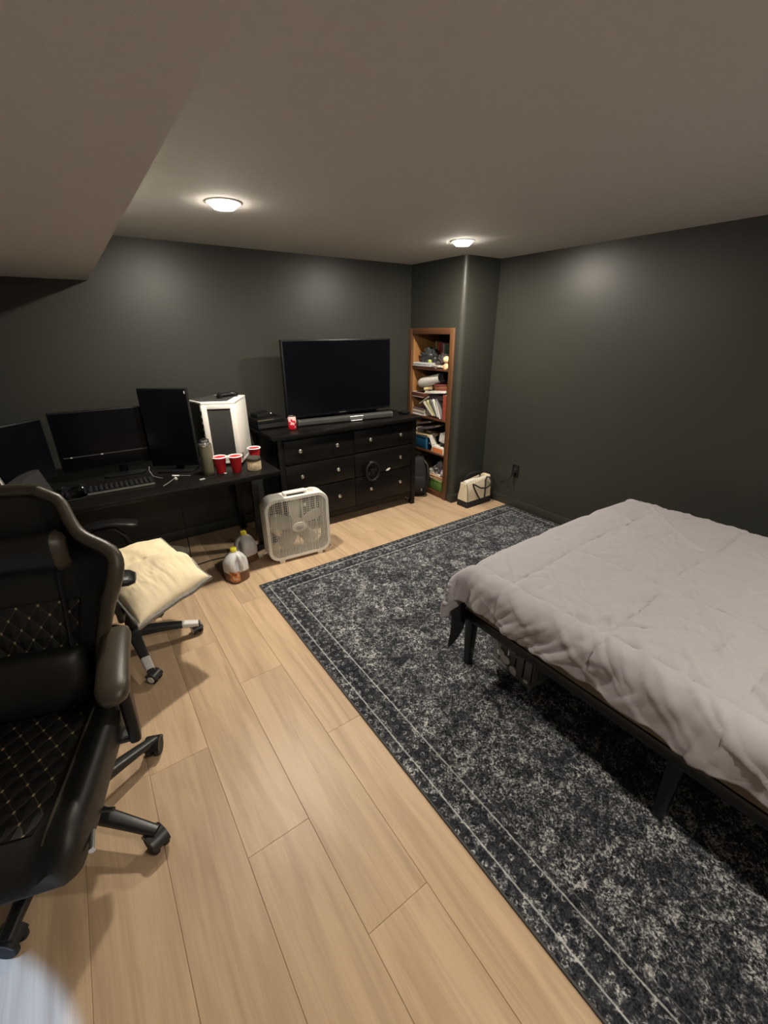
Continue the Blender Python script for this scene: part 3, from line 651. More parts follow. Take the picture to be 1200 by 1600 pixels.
# ================================================================ desk and what stands on it
DZ = 0.74
def build_desk():
    t = thing('desk', 'long black wooden desk along the back wall under the monitors', 'desk', (0, 0, 0))
    X0, X1, Y0, Y1 = -1.15, 1.00, 2.625, 3.565
    obj('desktop', b2(NB(), X0, X1, Y0, Y1, DZ - 0.032, DZ, 0.005), M_BLACKW, t)
    for x in (X0 + 0.06, X1 - 0.06):
        for y in (Y0 + 0.43, Y1 - 0.06):
            obj('leg', b2(NB(), x - 0.025, x + 0.025, y - 0.025, y + 0.025, 0, DZ - 0.032, 0.003), M_BLACKM, t)
    for y in (Y0 + 0.43, Y1 - 0.06): obj('apron_rail', b2(NB(), X0 + 0.08, X1 - 0.08, y - 0.012, y + 0.012, DZ - 0.10, DZ - 0.032), M_BLACKM, t)
build_desk()

def monitor(label, loc, rz, w, h, zc, tilt=0.0, arm=False):
    t = thing('monitor', label, 'monitor', loc, rz, 'monitors on the desk')
    Tm = TR((0, 0, zc), (tilt, 0, 0))
    bm = box(NB(), (0, 0.012, 0), (w, 0.026, h), 0.004); bmesh.ops.transform(bm, matrix=Tm, verts=bm.verts); obj('bezel', bm, M_BLACKP, t)
    bm = box(NB(), (0, -0.0015, 0.003), (w - 0.014, 0.002, h - 0.022)); bmesh.ops.transform(bm, matrix=Tm, verts=bm.verts); obj('screen', bm, M_GLOSSB, t)
    bm = box(NB(), (0, 0.035, -0.02), (w * 0.55 if w > h else w * 0.6, 0.03, h * 0.45), 0.012); bmesh.ops.transform(bm, matrix=Tm, verts=bm.verts); obj('rear_housing', bm, M_BLACKP, t)
    obj('stand_post', b2(NB(), -0.025, 0.025, 0.05, 0.075, 0.008, zc, 0.004), M_BLACKP, t)
    obj('stand_base', prism(NB(), rrect(0.24, 0.19, 0.03), 0.010, TR((0, 0.05, 0.005)), 0.003), M_BLACKP, t)
    return t
def build_monitors():
    m1 = monitor('tall black monitor turned upright in portrait on the desk', (0.435, 3.03, DZ), R(-31), 0.302, 0.50, 0.285)
    obj('maker_mark', b2(NB(), 0.134, 0.140, -0.0035, -0.002, 0.500, 0.516), mat('pale_mark', (0.5, 0.5, 0.48), 0.4), m1)
    m2 = monitor('wide black monitor between the portrait monitor and the leftmost monitor', (0.145, 3.16, DZ), R(0), 0.64, 0.362, 0.241)
    obj('lower_strip', b2(NB(), -0.30, 0.30, -0.006, -0.0005, 0.148, 0.155), mat('dark_steel_strip', (0.03, 0.03, 0.03), 0.5), m2)
    for x in (-0.26, -0.10): obj('strip_light', b2(NB(), x - 0.005, x + 0.005, -0.0075, -0.005, 0.1485, 0.1545), mat('pale_indicator', (0.8, 0.8, 0.75), 0.3), m2)
    monitor('leftmost black monitor, cut off by the photo edge', (-0.395, 2.93, DZ), R(43), 0.53, 0.34, 0.238)
build_monitors()

def build_pc():
    t = thing('computer_tower', 'white computer tower with a dark mesh front on the desk', 'computer', (0.775, 3.08, DZ))
    h = 0.418; z0 = 0.014; m = mat('white_case_paint', (0.82, 0.81, 0.77), 0.35)
    O = Vector((0.775, 3.08)); FL, FR, BR, BK, LB = [Vector(p) - O for p in ((0.645, 3.000), (0.840, 2.914), (1.000, 3.185), (0.820, 3.320), (0.608, 3.160))]
    plan = [FL, FR, BR, BK, LB]
    for p in plan: q = p * 0.82; obj('foot', cyl(NB(), (q.x, q.y, 0), (q.x, q.y, z0), 0.014, 0.016, 14), M_RUBBER, t)
    obj('case_floor', prism(NB(), [tuple(p) for p in plan], 0.02, TR((0, 0, z0 + 0.01)), 0.002), m, t)
    obj('case_roof', prism(NB(), [tuple(p) for p in plan], 0.016, TR((0, 0, z0 + h - 0.008)), 0.003), m, t)
    obj('roof_filter', prism(NB(), [tuple(p * 0.80 + Vector((-0.022, 0.01))) for p in plan], 0.004, TR((0, 0, z0 + h + 0.002))), mat('dark_dust_mesh', (0.03, 0.03, 0.03), 0.7, bump=0.6, bscale=1200), t)
    def panel(nm, A, B, ins, th, za, zb, mm, u0=0.0, u1=1.0, push=0.0):
        d = (B - A); L_ = d.length; d.normalize(); n = Vector((d.y, -d.x)); c = A + d * L_ * (u0 + u1) / 2 - n * (ins + th / 2) + n * push
        return obj(nm, box(NB(), (0, 0, 0), (L_ * (u1 - u0), th, zb - za), min(0.003, th * 0.3), 2), mm, t, (c.x, c.y, (za + zb) / 2), (0, 0, math.atan2(d.y, d.x)))
    za, zb = z0 + 0.02, z0 + h - 0.016
    panel('right_panel', FR, BR, 0.0, 0.008, za, zb, m); panel('back_panel', BR, BK, 0.0, 0.008, za, zb, m); panel('rear_left_panel', BK, LB, 0.0, 0.008, za, zb, m)
    panel('front_post', FL, FR, 0.0, 0.020, za, zb, m, 0.0, 0.15); panel('front_post', FL, FR, 0.0, 0.020, za, zb, m, 0.84, 1.0)
    panel('front_header', FL, FR, 0.0, 0.020, zb - 0.030, zb, m, 0.15, 0.84); panel('front_sill', FL, FR, 0.0, 0.020, za, za + 0.035, m, 0.15, 0.84)
    panel('front_mesh', FL, FR, 0.006, 0.004, za + 0.035, zb - 0.030, mat('dark_front_mesh', (0.022, 0.022, 0.021), 0.55, bump=0.7, bscale=1500), 0.15, 0.84)
    panel('side_glass', LB, FL, 0.0, 0.006, za, zb, mat('tinted_glass', (0.010, 0.011, 0.010), 0.10, spec=0.3), 0.0, 0.86); panel('side_post', LB, FL, 0.0, 0.010, za, zb, m, 0.86, 1.0)
    for k in range(7): panel('side_vent', LB, FL, -0.001, 0.003, za + 0.06 + k * 0.042, za + 0.086 + k * 0.042, M_BLACKP, 0.885, 0.965)
    d = (FR - FL).normalized(); mid = FL + (FR - FL) * 0.51 - Vector((d.y, -d.x)) * 0.012
    for zc in (0.14, 0.28):
        bm = NB(); tube(bm, [(mid.x + d.x * 0.05 * math.cos(a), mid.y + d.y * 0.05 * math.cos(a), z0 + zc + 0.05 * math.sin(a)) for a in [2 * PI * k / 30 for k in range(30)]], 0.003, 6, closed=True); obj('intake_fan_ring', bm, mat('grey_fan_ring', (0.06, 0.06, 0.06), 0.4), t)
    bm = NB(); box(bm, (0, 0, 0.014), (0.10, 0.045, 0.026), 0.012, 3)
    for sg in (-1, 1): tube(bm, [(sg * 0.045, 0, 0.014), (sg * 0.066, -0.02, 0.012), (sg * 0.07, -0.045, 0.010)], [0.02, 0.019, 0.012], 10)
    tag(obj('game_controller', bm, M_BLACKP, loc=(0.845, 3.14, DZ + z0 + h + 0.005), rot=(0, 0, R(25))), 'black game controller lying on top of the white tower', 'controller')
build_pc()

def build_desk_items():
    # steel tumbler
    t = thing('drink_tumbler', 'tall olive grey insulated bottle on the desk in front of the tower', 'bottle', (0.590, 2.82, DZ))
    obj('bottle_body', lathe(NB(), [(0, 0), (0.033, 0), (0.036, 0.004), (0.0385, 0.03), (0.040, 0.185), (0.040, 0.190)], 32), mat('olive_powder_coat', (0.135, 0.125, 0.085), 0.5), t)
    obj('rim', lathe(NB(), [(0.040, 0.189), (0.0415, 0.192), (0.0415, 0.200), (0.038, 0.202), (0.036, 0.196), (0.0, 0.196)], 32), M_CHROME, t)
    obj('lid', lathe(NB(), [(0.036, 0.196), (0.036, 0.206), (0.024, 0.210), (0.022, 0.222), (0.014, 0.226), (0, 0.226)], 28), mat('clear_steel_lid', (0.30, 0.30, 0.29), 0.15, metal=0.8), t)
    obj('lid_loop', tube(NB(), [(-0.026, 0, 0.206), (-0.026, 0, 0.228), (0, 0, 0.238), (0.026, 0, 0.228), (0.026, 0, 0.206)], 0.004, 8), M_BLACKP, t)
    # red cups
    mr = mat('red_cup_plastic', (0.52, 0.012, 0.022), 0.3); mw = mat('white_cup_rim', (0.85, 0.82, 0.80), 0.35)
    first = None
    for (x, y), lab in (((0.662, 2.803), 'red plastic cup nearest the grey bottle on the desk'), ((0.754, 2.770), 'red plastic cup between the other red cup and the candle'), ((0.925, 2.90), 'red plastic cup behind the cream candle jar')):
        if first is None:
            t = thing('plastic_cup', lab, 'cup', (x, y, DZ), 0, 'red plastic cups on the desk')
            prof = [(0, 0), (0.026, 0), (0.0275, 0.004)]
            for k in range(1, 7): prof += [(0.0275 + 0.0022 * k - 0.0008, 0.004 + 0.0165 * k - 0.004), (0.0275 + 0.0022 * k, 0.004 + 0.0165 * k)]
            prof += [(0.0415, 0.109)]
            obj('cup_wall', lathe(NB(), prof, 30), mr, t)
            obj('cup_lining', lathe(NB(), [(0, 0.006), (0.026, 0.006), (0.0405, 0.108), (0.0395, 0.1085), (0.0255, 0.008), (0, 0.008)], 30), mw, t)
            obj('rolled_rim', tube(NB(), [(0.0425 * math.cos(a), 0.0425 * math.sin(a), 0.109) for a in [2 * PI * k / 32 for k in range(32)]], 0.0042, 8, closed=True), mw, t)
            first = t
        else:
            t = copy_tree(first); t.location = (x, y, DZ); t['label'] = lab
    t = thing('candle_jar', 'cream candle jar with a black lid at the right end of the desk', 'candle', (0.868, 2.755, DZ))
    obj('jar', lathe(NB(), [(0, 0), (0.040, 0), (0.043, 0.004), (0.0435, 0.062), (0.042, 0.066), (0, 0.066)], 32), mat('cream_ribbed_wax', (0.74, 0.62, 0.40), 0.5, var=0.1, vscale=40), t)
    for k in range(20):
        a = 2 * PI * k / 20; obj('rib', cyl(NB(), (0.0432 * math.cos(a), 0.0432 * math.sin(a), 0.006), (0.0437 * math.cos(a), 0.0437 * math.sin(a), 0.058), 0.002, None, 6), MATS['cream_ribbed_wax'], t)
    obj('lid', lathe(NB(), [(0.0, 0.066), (0.046, 0.066), (0.0465, 0.070), (0.0465, 0.084), (0.044, 0.087), (0, 0.087)], 32), mat('dark_wood_lid', (0.03, 0.024, 0.018), 0.5), t)
    # keyboard
    t = thing('keyboard', 'black keyboard with a grey front edge on the desk under the wide monitor', 'keyboard', (0.095, 2.875, DZ), R(-1))
    obj('keyboard_base', b2(NB(), -0.175, 0.175, -0.065, 0.065, 0.002, 0.018, 0.004), M_BLACKP, t)
    obj('front_edge', b2(NB(), -0.172, 0.172, -0.0665, -0.0635, 0.004, 0.015), mat('grey_edge_plastic', (0.16, 0.155, 0.14), 0.4), t)
    me = None
    for r_ in range(4):
        for c in range(13):
            if me is None:
                o = obj('key', box(NB(), (0, 0, 0), (0.021, 0.022, 0.008), 0.003, 1), mat('black_key', (0.006, 0.006, 0.006), 0.6, spec=0.2), t); me = o.data
            else: o = obj('key', me, None, t)
            o.location = (-0.156 + c * 0.026, -0.044 + r_ * 0.029, 0.021)
    # headphones
    t = thing('headphones', 'black over-ear headphones lying on the desk left of the keyboard', 'headphones', (-0.135, 2.835, DZ), R(12))
    for x, a in ((-0.042, 0.25), (0.042, -0.2)):
        c = obj('ear_cup', lathe(NB(), [(0, -0.018), (0.030, -0.018), (0.036, -0.010), (0.036, 0.006), (0.030, 0.012), (0.012, 0.012), (0.010, 0.004), (0, 0.004)], 24), mat('black_gloss_plastic', (0.008, 0.008, 0.009), 0.15), t, (x, 0, 0.038), (0.3, PI / 2 + a, 0))
    obj('headband', tube(NB(), [(-0.05, 0, 0.05), (-0.062, 0.05, 0.045), (-0.045, 0.10, 0.03), (0, 0.125, 0.018), (0.045, 0.10, 0.03), (0.062, 0.05, 0.045), (0.05, 0, 0.05)], 0.009, 8), M_BLACKP, t)
    obj('cable', tube(NB(), [(0.05, -0.01, 0.014), (0.045, -0.04, 0.004), (0.01, -0.055, 0.004), (-0.05, -0.05, 0.004)], 0.003, 6), M_BLACKP, t)
    # tablet leaning, white mug rim
    t = thing('tablet', 'thin grey tablet with a white edge standing upright at the left end of the desk', 'tablet', (-0.382, 2.815, DZ), R(100))
    Tm = TR((0, 0, 0), (R(-12), 0, 0))
    for nm, b_, mm in (('case', (-0.055, 0.055, -0.005, 0.007, 0, 0.215), mat('grey_tablet', (0.16, 0.16, 0.155), 0.4)), ('edge', (-0.058, -0.050, 0.0005, 0.0085, 0, 0.216), M_WHITEP), ('screen', (-0.048, 0.052, -0.006, -0.0048, 0.008, 0.205), M_GLOSSB)):
        bm = b2(NB(), *b_, 0.001, 1); bmesh.ops.transform(bm, matrix=Tm, verts=bm.verts); obj(nm, bm, mm, t)
    obj('prop_leg', tube(NB(), [(0, 0.028, 0.11), (0, 0.075, 0.004)], 0.004, 6), M_BLACKP, t)
    t = thing('white_mug', 'white mug on the desk half hidden behind the gaming chair', 'mug', (-0.318, 2.70, DZ), R(-60))
    obj('mug_body', lathe(NB(), [(0, 0), (0.034, 0), (0.040, 0.006), (0.042, 0.098), (0.0405, 0.101), (0.037, 0.096), (0.035, 0.010), (0, 0.008)], 28), M_WHITEP, t)
    obj('mug_handle', tube(NB(), [(0.041, 0, 0.080), (0.060, 0, 0.080), (0.070, 0, 0.055), (0.060, 0, 0.028), (0.040, 0, 0.026)], 0.006, 8), M_WHITEP, t)
    # little things between keyboard and bottle
    def cable(label, pts, r=0.0022, m=None, name='cable'):
        return tag(obj(name, tube(NB(), pts, r, 6), m or mat('grey_cable', (0.20, 0.20, 0.19), 0.45)), label, 'cable')
    cable('thin grey cable curling below the portrait monitor', [(0.275, 3.02, 0.80), (0.268, 3.00, 0.78), (0.28, 2.96, 0.750), (0.31, 2.925, 0.7425), (0.325, 2.915, 0.7425)])
    cable('thin pale cable pointing to the desk edge right of the keyboard', [(0.300, 2.745, 0.7425), (0.335, 2.785, 0.7425), (0.375, 2.845, 0.7425), (0.385, 2.865, 0.743)])
    t = thing('pen', 'white and black pen lying on the desk under the portrait monitor', 'pen', (0.43, 2.885, DZ + 0.005), R(-36))
    obj('pen_cap', cyl(NB(), (-0.055, 0, 0), (-0.012, 0, 0), 0.0048, None, 12), mat('white_pen', (0.8, 0.79, 0.76), 0.3), t); obj('pen_barrel', cyl(NB(), (-0.012, 0, 0), (0.06, 0, 0), 0.0036, 0.003, 12), mat('grey_pen', (0.12, 0.12, 0.12), 0.35), t)
    t = thing('earbud_case', 'tiny pale knob-shaped adapter on the desk beside the pen', 'adapter', (0.388, 2.83, DZ))
    obj('shell', lathe(NB(), [(0, 0), (0.009, 0), (0.011, 0.004), (0.009, 0.014), (0.004, 0.018), (0, 0.018)], 16), mat('pale_grey_plastic', (0.38, 0.38, 0.36), 0.35), t)
    obj('stem', cyl(NB(), (0, 0, 0.017), (-0.006, 0.004, 0.030), 0.003, None, 8), mat('pale_grey_plastic', (0.38, 0.38, 0.36), 0.35), t)
    t = thing('usb_lead', 'short black lead with a grey plug by the desk edge below the bottle', 'cable', (0.565, 2.735, DZ), R(14))
    obj('plug', box(NB(), (-0.045, 0, 0.006), (0.034, 0.014, 0.009), 0.002), mat('grey_plug', (0.30, 0.30, 0.29), 0.4), t); obj('wire', tube(NB(), [(-0.029, 0, 0.006), (0.0, 0.004, 0.005), (0.06, 0.0, 0.004), (0.11, 0.006, 0.004)], 0.003, 6), M_BLACKP, t); obj('tip', box(NB(), (0.118, 0.007, 0.005), (0.016, 0.009, 0.006), 0.001), mat('pale_tip', (0.62, 0.62, 0.60), 0.4), t)
build_desk_items()

# ================================================================ box fan, jugs, cables on the floor
def build_fan():
    t = thing('box_fan', 'white box fan standing on the plank floor in front of the dresser', 'fan', (1.130, 2.762, 0), R(-5))
    w, h, dp, zc = 0.485, 0.49, 0.135, 0.265
    m = mat('dingy_white_plastic', (0.76, 0.74, 0.68), 0.45, var=0.05); mg = mat('cream_grille', (0.76, 0.73, 0.65), 0.5); mb = mat('cream_blade', (0.70, 0.67, 0.58), 0.45)
    # shell: rounded square ring
    out = rrect(w, h, 0.085, 8); inn = rrect(w - 0.050, h - 0.050, 0.062, 8)
    rings = [[(x * 0.985, -dp / 2, zc + z * 0.985) for x, z in out], [(x, -dp / 2 + 0.008, zc + z) for x, z in out], [(x, dp / 2 - 0.008, zc + z) for x, z in out], [(x * 0.985, dp / 2, zc + z * 0.985) for x, z in out],
             [(x, dp / 2, zc + z) for x, z in inn], [(x, -dp / 2, zc + z) for x, z in inn]]
    rings.append(rings[0]); bm = NB(); loft(bm, rings, cap=False); bmesh.ops.remove_doubles(bm, verts=bm.verts, dist=1e-5); bmesh.ops.recalc_face_normals(bm, faces=bm.faces)
    obj('shell', bm, m, t, angle=50)
    ia = (w - 0.048) / 2
    def half(x):        # half-height of the rounded opening at offset x
        r_ = 0.062; c = ia - r_
        return ia if abs(x) <= c else c + math.sqrt(max(0, r_ * r_ - (abs(x) - c) ** 2))
    for yy, nm in ((-dp / 2 + 0.004, 'front_grille'), (dp / 2 - 0.004, 'rear_grille')):
        bm = NB(); nbar = 34 if yy < 0 else 12
        for k in range(1, nbar):
            x = -ia + 2 * ia * k / nbar; hh = half(x); wd = 0.0050 if k % 4 == 0 else 0.0032
            box(bm, (x, yy, zc), (wd, 0.004, 2 * hh))
        for k in (range(1, 26) if yy < 0 else range(4, 26, 6)):
            z = -ia + 2 * ia * k / 26; hh = half(z); box(bm, (0, yy + 0.002 * (1 if yy < 0 else -1), zc + z), (2 * hh, 0.002, 0.0016))
        o = obj(nm, bm, mg, t); o['kind'] = 'stuff'
    bm = NB(); lathe(bm, [(0, 0), (0.040, 0), (0.046, 0.004), (0.046, 0.009), (0, 0.009)], 32, Matrix.Diagonal((1.25, 0.8, 1, 1))); obj('centre_badge', bm, mat('pale_badge', (0.66, 0.62, 0.53), 0.4), t, (0, -dp / 2 + 0.004, zc), (PI / 2, 0, 0))
    obj('badge_emblem', lathe(NB(), [(0, 0), (0.022, 0), (0.024, 0.002), (0, 0.004)], 24, Matrix.Diagonal((1.25, 0.7, 1, 1))), mat('grey_emblem', (0.42, 0.41, 0.38), 0.4), t, (0, -dp / 2 - 0.005, zc), (PI / 2, 0, 0))
    obj('motor_hub', lathe(NB(), [(0, -0.03), (0.045, -0.028), (0.052, -0.015), (0.052, 0.04), (0, 0.045)], 28), mb, t, (0, 0, zc), (-PI / 2, 0, 0))
    for k in range(5):
        a0 = R(90) + 2 * PI * k / 5; rings = []
        for s in range(9):
            r_ = 0.045 + (0.205 - 0.045) * s / 8; wd = 0.060 + 0.055 * math.sin(PI * (0.15 + 0.62 * s / 8)); tw = R(32 - 14 * s / 8)
            if s == 8: wd *= 0.7
            ring = []
            for q in range(9):
                c = (q / 8 - 0.5) * wd; lx, ly, lz = c * math.cos(tw), c * math.sin(tw) - 0.010 * math.cos(c / wd * PI), r_
                ca, sa = math.cos(a0 - PI / 2), math.sin(a0 - PI / 2)
                ring.append((lx * ca - lz * sa, ly, zc + lx * sa + lz * ca))
            rings.append(ring)
        bm = NB(); loft(bm, rings, cap=False, closed=False); o = obj('blade', bm, mb, t, angle=180); o.modifiers.new('t', 'SOLIDIFY').thickness = 0.003
    # carry handle with slot, knob, feet
    bm = NB(); zt = zc + h / 2
    b2(bm, -0.085, -0.065, -0.045, 0.01, zt - 0.006, zt + 0.020, 0.006); b2(bm, 0.065, 0.085, -0.045, 0.01, zt - 0.006, zt + 0.020, 0.006); b2(bm, -0.085, 0.085, -0.045, 0.01, zt + 0.012, zt + 0.026, 0.006)
    obj('carry_handle', bm, m, t)
    obj('handle_slot', b2(NB(), -0.062, 0.062, -0.04, 0.004, zt - 0.002, zt + 0.002), mat('dark_slot', (0.10, 0.095, 0.085), 0.6), t)
    obj('speed_knob', lathe(NB(), [(0, -0.004), (0.022, -0.004), (0.022, 0.012), (0.018, 0.022), (0, 0.023)], 20), m, t, (0.125, -0.01, zt))
    for x in (-0.15, 0.15): obj('foot', b2(NB(), x - 0.02, x + 0.02, -0.065, 0.065, 0.0, 0.026, 0.004), m, t)
    for x, z in ((-0.13, 0.232), (0.165, 0.232), (-0.232, -0.02)): obj('screw', lathe(NB(), [(0, 0), (0.004, 0), (0.003, 0.0015), (0, 0.002)], 10), mat('dull_screw', (0.25, 0.24, 0.22), 0.4, metal=0.7), t, (x, -dp / 2 + 0.001, zc + z), (PI / 2, 0, 0))
    obj('power_cord', tube(NB(), [(0.18, dp / 2 - 0.008, 0.13), (0.24, 0.10, 0.06), (0.285, 0.07, 0.02), (0.275, 0.00, 0.006), (0.24, -0.03, 0.005)], 0.0035, 8), mat('pale_cord', (0.55, 0.52, 0.46), 0.5), t)
build_fan()

def jug(label, loc, rz, fill, lab_side):
    t = thing('milk_jug', label, 'jug', loc, rz, 'plastic jugs on the floor')
    n = 24; rings = []
    prof = [(0.0, 0.060, 0.0), (0.004, 0.068, 0.4), (0.012, 0.072, 0.55), (0.11, 0.073, 0.55), (0.135, 0.073, 0.6), (0.16, 0.068, 0.7), (0.185, 0.055, 0.85), (0.203, 0.036, 1), (0.213, 0.021, 1), (0.226, 0.018, 1)]
    for z, r_, e in prof:
        ring = []
        for k in range(n):
            a = 2 * PI * k / n; cx, sy = superq(a, max(e, 0.5)); x, y = r_ * cx, r_ * sy
            # concave hollow beside the handle
            if 0.09 < z < 0.195 and y < 0:
                q = math.exp(-((math.atan2(y, x) + PI / 2) / 0.55) ** 2) * math.sin(PI * (z - 0.09) / 0.105); y *= 1 - 0.55 * q
            ring.append((x, y, z))
        rings.append(ring)
    bm = NB(); loft(bm, rings); bmesh.ops.recalc_face_normals(bm, faces=bm.faces)
    m = liquid_jug_material(fill); obj('jug_body', bm, m, t, angle=70)
    obj('handle', tube(NB(), [(0, -0.028, 0.196), (0, -0.050, 0.188), (0, -0.066, 0.165), (0, -0.069, 0.135), (0, -0.066, 0.105), (0, -0.055, 0.092)], [0.013, 0.013, 0.012, 0.012, 0.014, 0.016], 12), m, t)
    c = obj('cap', lathe(NB(), [(0.0, 0.222), (0.0215, 0.222), (0.0215, 0.238), (0.019, 0.241), (0, 0.241)], 26), mat('yellow_cap', (0.78, 0.70, 0.06), 0.4), t)
    obj('cap_ring', lathe(NB(), [(0.018, 0.216), (0.0222, 0.216), (0.0222, 0.221), (0.018, 0.221)], 26), MATS['yellow_cap'], c)
    if lab_side is not None:
        bm = NB(); rr = []
        for z in (0.018, 0.055, 0.095): rr.append([(0.0745 * superq(a, 0.55)[0], 0.0745 * superq(a, 0.55)[1], z) for a in [lab_side - 0.62 + 1.24 * k / 12 for k in range(13)]])
        loft(bm, rr, cap=False, closed=False)
        ml = bpy.data.materials.new('orange_label'); ml.use_nodes = True; N = ml.node_tree.nodes; L = ml.node_tree.links; b = N['Principled BSDF']; b.inputs['Roughness'].default_value = 0.45
        tc = N.new('ShaderNodeTexCoord'); nz = N.new('ShaderNodeTexNoise'); nz.inputs['Scale'].default_value = 32; nz.inputs['Detail'].default_value = 2; L.new(tc.outputs['Object'], nz.inputs[0])
        cr = N.new('ShaderNodeValToRGB'); e = cr.color_ramp.elements; e[0].position = 0.38; e[0].color = (0.30, 0.06, 0.02, 1); e[1].position = 0.62; e[1].color = (0.60, 0.42, 0.32, 1); k = e.new(0.48); k.color = (0.62, 0.20, 0.035, 1)
        L.new(nz.outputs['Fac'], cr.inputs[0]); L.new(cr.outputs[0], b.inputs['Base Color'])
        o = obj('paper_label', bm, ml, t, angle=80); o['label'] = 'orange and white printed label'
jug('plastic jug with yellow cap and orange label, nearer of the two on the floor', (0.632, 2.70, 0), R(20), 0.072, R(-135))
jug('plastic jug with yellow cap behind the orange-labelled jug', (0.772, 2.915, 0), R(-75), 0.065, None)

def build_floor_cables():
    mk = mat('black_cable', (0.010, 0.010, 0.010), 0.5)
    tag(obj('cable', tube(NB(), [(0.45, 3.30, 0.40), (0.44, 3.22, 0.2), (0.42, 3.10, 0.05), (0.37, 2.98, 0.006), (0.28, 2.88, 0.005), (0.2, 2.86, 0.005)], 0.004, 8), mk), 'black cable dropping from the desk and trailing toward the cream cushion', 'cable')
    tag(obj('cable', tube(NB(), [(0.10, 3.02, 0.005), (0.35, 3.04, 0.005), (0.55, 3.06, 0.005), (0.74, 3.04, 0.005), (0.86, 3.02, 0.006)], 0.0045, 8), mk), 'black cable lying along the floor under the desk behind the jugs', 'cable')
    t = thing('power_strip', 'black power strip on the floor between the far jug and the fan', 'power strip', (0.985, 3.05, 0), R(20))
    obj('strip_body', box(NB(), (0, 0, 0.02), (0.24, 0.055, 0.038), 0.006), M_BLACKP, t)
    for k in range(4): obj('socket', box(NB(), (-0.085 + 0.05 * k, 0, 0.0395), (0.03, 0.03, 0.002), 0.0005, 1), mat('dull_black_face', (0.02, 0.02, 0.021), 0.25), t)
    obj('plug', box(NB(), (-0.035, 0, 0.055), (0.035, 0.03, 0.035), 0.006), M_BLACKP, t); obj('plug', box(NB(), (0.03, 0, 0.052), (0.03, 0.03, 0.028), 0.006), M_BLACKP, t)
    obj('strip_cord', tube(NB(), [(0.12, 0, 0.02), (0.15, 0.03, 0.008), (0.16, 0.15, 0.006), (0.15, 0.35, 0.006)], 0.004, 8), mk, t)
    t = thing('white_plug', 'small white plug on the floor right of the far jug', 'plug', (0.875, 2.90, 0), R(10))
    obj('plug_body', box(NB(), (0, 0, 0.010), (0.04, 0.02, 0.018), 0.005), M_WHITEP, t); obj('plug_wire', tube(NB(), [(0.02, 0, 0.008), (0.05, 0.015, 0.005), (0.10, 0.03, 0.005)], 0.003, 6), M_WHITEP, t)
build_floor_cables()

